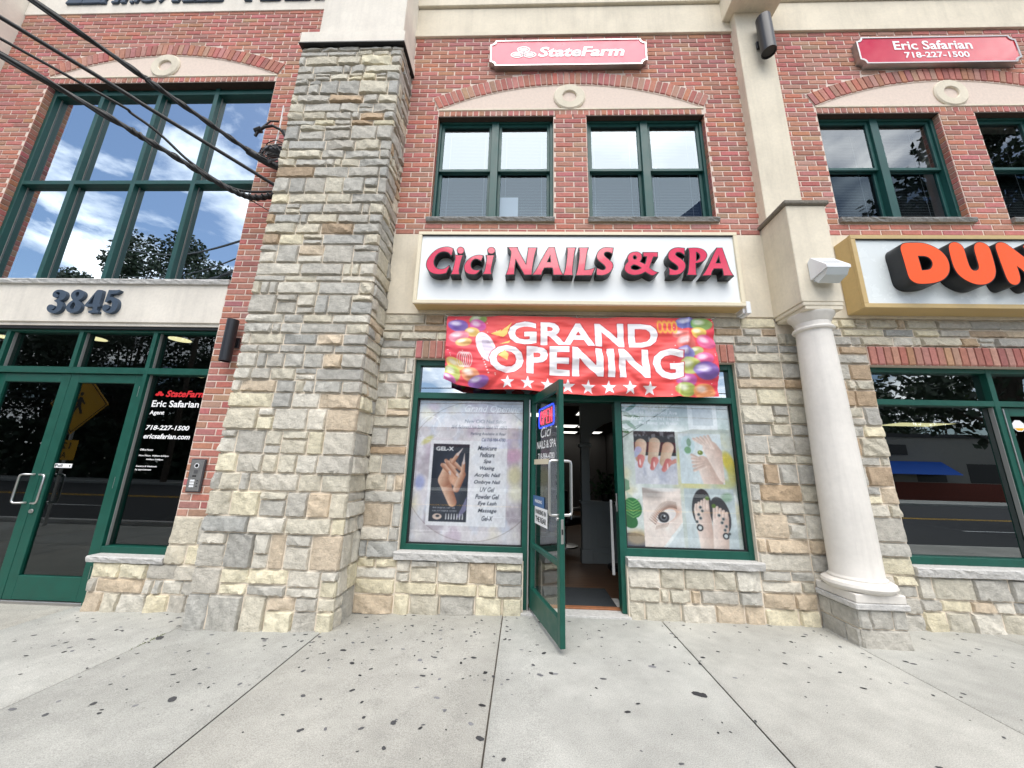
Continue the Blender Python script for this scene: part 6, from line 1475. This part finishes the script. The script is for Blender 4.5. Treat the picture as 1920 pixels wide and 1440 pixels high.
g = G(); nu = 10; nv = 12
vs = [(.955 + .03 * (i / nu) * (1 - .2 * j / nv), .30 + .012 * math.sin(i * 2.2) + .0, .30 + .75 * j / nv) for j in range(nv + 1) for i in range(nu + 1)]
p('cloth', g.add(vs, [(j * (nu + 1) + i, j * (nu + 1) + i + 1, (j + 1) * (nu + 1) + i + 1, (j + 1) * (nu + 1) + i) for j in range(nv) for i in range(nu)]), M['white_paint'], smooth=60)
# lobby and shop lamps
for i, (x, yy) in enumerate(((-4.97, .9), (-6.25, .9), (-7.6, .9), (-6.73, 3.1))):
    t = thing('ceiling_light', 'round warm ceiling light %s in the dark lobby' % ('behind the right transom', 'behind the middle transom', 'behind the left transom', 'deep')[i], 'ceiling light', (x, yy, 3.04), group='lobby downlights'); p = part(t)
    nn = 24; p('light_disc', G().add([(x + .13 * math.cos(2 * math.pi * k / nn), yy + .13 * math.sin(2 * math.pi * k / nn), 3.045) for k in range(nn)], [tuple(range(nn))[::-1]]), M['light_warm'])
    p('light_ring', G().add([(x + .15 * math.cos(2 * math.pi * k / nn), yy + .15 * math.sin(2 * math.pi * k / nn), 3.048) for k in range(nn)], [tuple(range(nn))[::-1]]), M['white_paint'])
for x, yy, nm in ((8.8, 4.5, 'nearer'), (9.6, 7.0, 'farther')):
    t = thing('ceiling_light', 'warm rectangular ceiling panel in the right shop, the %s one' % nm, 'ceiling light', (x, yy, 2.5), group='shop ceiling panels'); p = part(t)
    gg = G(); gg.box(x - .6, x + .6, yy - .3, yy + .3, 2.545, 2.555); p('light_frame', gg, M['white_paint']); gg = G(); gg.box(x - .57, x + .57, yy - .27, yy + .27, 2.54, 2.544); p('diffuser', gg, M['light_warm'])

# ================================================================== ACROSS THE STREET (seen in the glass)
pole = thing('utility_pole', 'wooden utility pole at the kerb that carries the cables', 'pole', (-23.6, -19.6, -.1)); p = part(pole)
p('pole_shaft', G().tube([(-23.6, -19.6, -.1), (-23.6, -19.6, 13.5)], [.17, .12], 14), M['wood_pole'], smooth=60); g = G(); g.bbox(-24.8, -22.4, -19.66, -19.54, 12.6, 12.74, .01); p('cross_arm', g, M['wood_pole'])
sp_ = thing('warning_sign', 'yellow diamond pedestrian warning sign with a plaque, at the kerb', 'road sign', (-10.5, -3.98, -.1)); p = part(sp_)
sx_, sy_, sz_ = -10.5, -3.95, 2.6
p('sign_post', G().tube([(sx_, sy_ - .03, -.15), (sx_, sy_ - .03, 3.2)], .03, 8), M['steel'], smooth=60)
dm = lambda r: [(sx_, sz_ - r), (sx_ + r, sz_), (sx_, sz_ + r), (sx_ - r, sz_)]
g = G(); g.prism(dm(.72), sy_ - .004, sy_ + .004); p('sign_panel', g, M['sign_yellow'])
def facing(me):      # turn lettering to face the building
    for v in me.vertices: v.co.x = 2 * sx_ - v.co.x; v.co.y = 2 * sy_ - v.co.y
    me.update(); return me
p('sign_border', facing(outline_mesh([dm(.68), dm(.65)], sy_ - .007, 0, 0, False)), M['black'])
man = [[(sx_ + a, sz_ + b) for a, b in q] for q in ([(-.02, .17), (.02, .17), (.06, .1), (.15, .04), (.14, .01), (.05, .05), (.05, -.05), (.13, -.25), (.09, -.26), (.0, -.08), (-.09, -.25), (-.14, -.23), (-.05, -.04), (-.05, .05), (-.13, -.02), (-.15, .01), (-.07, .1)], [(.0 + .045 * math.cos(t * .6), .235 + .045 * math.sin(t * .6)) for t in range(10)])]
for q in man: p('pedestrian_symbol', facing(outline_mesh([q], sy_ - .007, 0, 0, False)), M['black'])
g = G(); g.box(sx_ - .25, sx_ + .25, sy_ - .004, sy_ + .004, 1.3, 1.75); p('plaque', g, M['sign_yellow'])
p('plaque_lettering', facing(fit_text('12', sx_ - .1, sx_ + .12, 1.55, 1.7, sy_ - .007, .02)), M['black']); p('plaque_lettering', facing(fit_text('A', sx_ - .05, sx_ + .07, 1.34, 1.48, sy_ - .007, .02)), M['black'])
fb = thing('corner_store', 'low white store with a blue awning across the street', 'building', (24, -27, 0)); p = part(fb)
g = G(); g.box(14, 44, -36, -26, -.3, 4.6); p('wall', g, M['far_wall']); g = G(); g.box(13.9, 44.1, -36.1, -25.9, 4.6, 4.9); p('roof', g, M['black'])
g = G(); g.box(14, 44, -26.05, -25.98, -.3, 1.1); p('brick_base', g, M['far_brick'])
g = G(); g.add([(22, -25.9, 2.7), (33, -25.9, 2.7), (33, -24.6, 1.7), (22, -24.6, 1.7), (33, -25.9, 1.7), (22, -25.9, 1.7)], [(0, 1, 2, 3), (1, 4, 2), (0, 3, 5)]); p('awning', g, M['blue_awning'])
for x in (24.5, 29): g = G(); g.bbox(x - 1.6, x + 1.6, -26.05, -25.9, 3.2, 4.0, .02); p('fascia_sign', g, M['black'])
for x in range(15, 44, 4): g = G(); g.box(x, x + 2.2, -26.04, -25.97, 1.15, 2.6); p('window', g, M['black'])
hr = random.Random(8); hg = thing('hedge', 'tall dark hedge along the far pavement, seen in the lobby doors', 'hedge', (-40, -23.5, -.2)); co = []; fs = []
for k in range(9000):
    q = Vector((hr.uniform(-66, -13), -23.6 + hr.uniform(-.9, .9), hr.uniform(-.2, 4.4) - .5 * hr.random()))
    u = Vector((hr.uniform(-1, 1), hr.uniform(-1, 1), hr.uniform(-1, 1))).normalized() * .3; v = u.cross(Vector((hr.uniform(-1, 1), hr.uniform(-1, 1), hr.uniform(-1, 1)))).normalized() * .2
    b_ = len(co); co += [q - u, q + v, q + u, q - v]; fs.append((b_, b_ + 1, b_ + 2, b_ + 3))
part(hg)('foliage', G().add(co, fs), M['leaf_dark'], kind='stuff')
g = G()
for k in range(26): g.tube([(-65 + 2 * k, -23.6, -.3), (-65 + 2 * k + .2, -23.5, 3.6)], [.08, .03], 6)
part(hg)('stems', g, M['bark'], kind='stuff')
rs = thing('row_of_shops', 'low grey row of shops straight across the street', 'building', (0, -26, -.2)); p = part(rs)
g = G(); g.box(-12.5, 13.2, -36, -26, -.3, 4.3); p('wall', g, M['far_wall']); g = G(); g.bbox(-12.7, 13.4, -36.2, -25.85, 4.3, 4.62, .03); p('parapet', g, M['far_brick'])
for k in range(6):
    x = -11.8 + 4.15 * k; g = G(); g.bbox(x, x + 3.5, -26.06, -25.94, 2.95, 3.75, .02); p('fascia_sign', g, M[('sign_white2', 'far_brick', 'blue_awning', 'cream_metal', 'green', 'sf_red')[k]])
    g = G(); g.box(x + .2, x + 2.2, -26.03, -25.96, .45, 2.7); p('window', g, M['black']); g = G(); g.box(x + 2.4, x + 3.3, -26.03, -25.96, -.1, 2.5); p('door', g, M['plastic_grey'])
fh = thing('far_house', 'grey house beyond the street seen only in reflections', 'building', (-30, -34, 0)); p = part(fh)
g = G(); g.box(-38, -26, -42, -33, -.3, 5.5); p('wall', g, M['far_wall']); g = G(); g.add([(-38.5, -42.5, 5.5), (-25.5, -42.5, 5.5), (-25.5, -32.5, 5.5), (-38.5, -32.5, 5.5), (-38.5, -37.5, 8.5), (-25.5, -37.5, 8.5)], [(0, 1, 5, 4), (2, 3, 4, 5), (0, 4, 3), (1, 2, 5)]); p('roof', g, M['bark'])
for x in (-36, -33, -30): g = G(); g.box(x, x + 1.2, -33.02, -32.95, 1.0, 2.6); p('window', g, M['black'])
TR = random.Random(13)
def tree(x, yy, hgt, rad, mat, label, n=2600):
    t = thing('street_tree', label, 'tree', (x, yy, -.2), group='trees across the street'); g = G(); base = hgt * .2
    g.tube([(0, 0, 0), (.05, .0, base * .6), (-.05, .1, base), (.1, 0, hgt * .6)], [.28, .22, .18, .06], 10)
    blobs = []
    for k in range(15):
        a = TR.uniform(0, 6.3); d = TR.uniform(.1, .75) * rad; z = base + TR.uniform(.1, .95) * (hgt - base); sh = 1 - .55 * max(0, (z - hgt * .55) / (hgt * .45)); c_ = Vector((d * sh * math.cos(a), d * sh * math.sin(a), z)); blobs.append((c_, TR.uniform(.28, .5) * rad * sh))
        g.tube([(0, 0, base * .8 + .04 * k), c_ * .5 + Vector((0, 0, base * .4)), c_], [.09, .05, .02], 6)
    obj('trunk', g, M['bark'], t, smooth=60)
    co = []; fs = []
    for k in range(int(n * 1.7)):
        c_, r_ = TR.choice(blobs); d = Vector((TR.gauss(0, 1), TR.gauss(0, 1), TR.gauss(0, 1))).normalized() * r_ * TR.uniform(.45, 1.08); q = c_ + d
        u = Vector((TR.uniform(-1, 1), TR.uniform(-1, 1), TR.uniform(-1, 1))).normalized() * .17; v = u.cross(Vector((TR.uniform(-1, 1), TR.uniform(-1, 1), TR.uniform(-1, 1)))).normalized() * .10
        b_ = len(co); co += [q - u, q + v, q + u, q - v]; fs.append((b_, b_ + 1, b_ + 2, b_ + 3))
    obj('crown', G().add(co, fs), mat, t, kind='stuff')
for x, yy, h_, r_, mt_, lb, n_ in ((-26, -24.5, 19.5, 6.0, 'leaf_dark', 'dark street tree reflected low in the tall lobby window', 7000), (-34, -25.0, 22, 7.0, 'leaf_dark', 'dark street tree reflected left in the tall lobby window', 8000),
        (-42, -26, 20.5, 7.0, 'leaf_dark', 'tall dark tree reflected in the lobby doors', 7000), (-49, -27, 18, 5.8, 'leaf_dark', 'dark tree farthest left across the street', 4600), (-54, -29, 14, 5.6, 'leaf_dark', 'dark tree beyond the left end of the far pavement', 3600),
        (-26, -31, 9, 4.6, 'leaf_dark', 'low dark tree in the second row behind the lobby reflection', 3600), (-34.5, -30.5, 9, 4.6, 'leaf_dark', 'low dark tree beside the far house', 3600), (-42, -31, 9, 4.8, 'leaf_dark', 'low dark tree left of the far house', 3600),
        (-14.5, -27, 8.5, 3.6, 'leaf_dark', 'dark street tree nearest the middle across the street', 2600),
        (27, -38, 9.5, 4.4, 'leaf_dark', 'dark tree behind the corner store, leftmost of four', 3600), (34, -38, 11, 4.8, 'leaf_dark', 'dark tree behind the corner store, second of four', 3600), (41, -39, 12, 4.8, 'leaf_dark', 'dark tree behind the corner store, third of four', 3600), (49, -40, 13, 5, 'leaf', 'green tree behind the corner store, rightmost of four', 3600),
        (18.2, -9.6, 18.5, 5.0, 'leaf_dark', 'leafy kerb tree reflected in the upper right windows', 5200)):
    tree(x, yy, h_, r_, M[mt_], lb, n_)
for i, (z, dy) in enumerate(((4.7, 0), (5.3, .1), (5.7, 0), (6.3, .2))):
    t = thing('street_wire', 'overhead street wire %s along the far pavement' % ('lowest', 'second lowest', 'second highest', 'highest')[i], 'cable', (0, -19 + dy, z), group='street wires'); p = part(t)
    p('wire', G().tube([(-50 + 5 * k, -19 + dy, z + .15 * math.cos(k * .6)) for k in range(21)], .03, 5), M['cable'])
# ------------------------------------------------------------------ render settings
scene.render.engine = 'CYCLES'
scene.cycles.use_denoising = True
scene.cycles.max_bounces = 6; scene.cycles.transparent_max_bounces = 8; scene.cycles.glossy_bounces = 3; scene.cycles.diffuse_bounces = 3
scene.cycles.caustics_reflective = False; scene.cycles.caustics_refractive = False
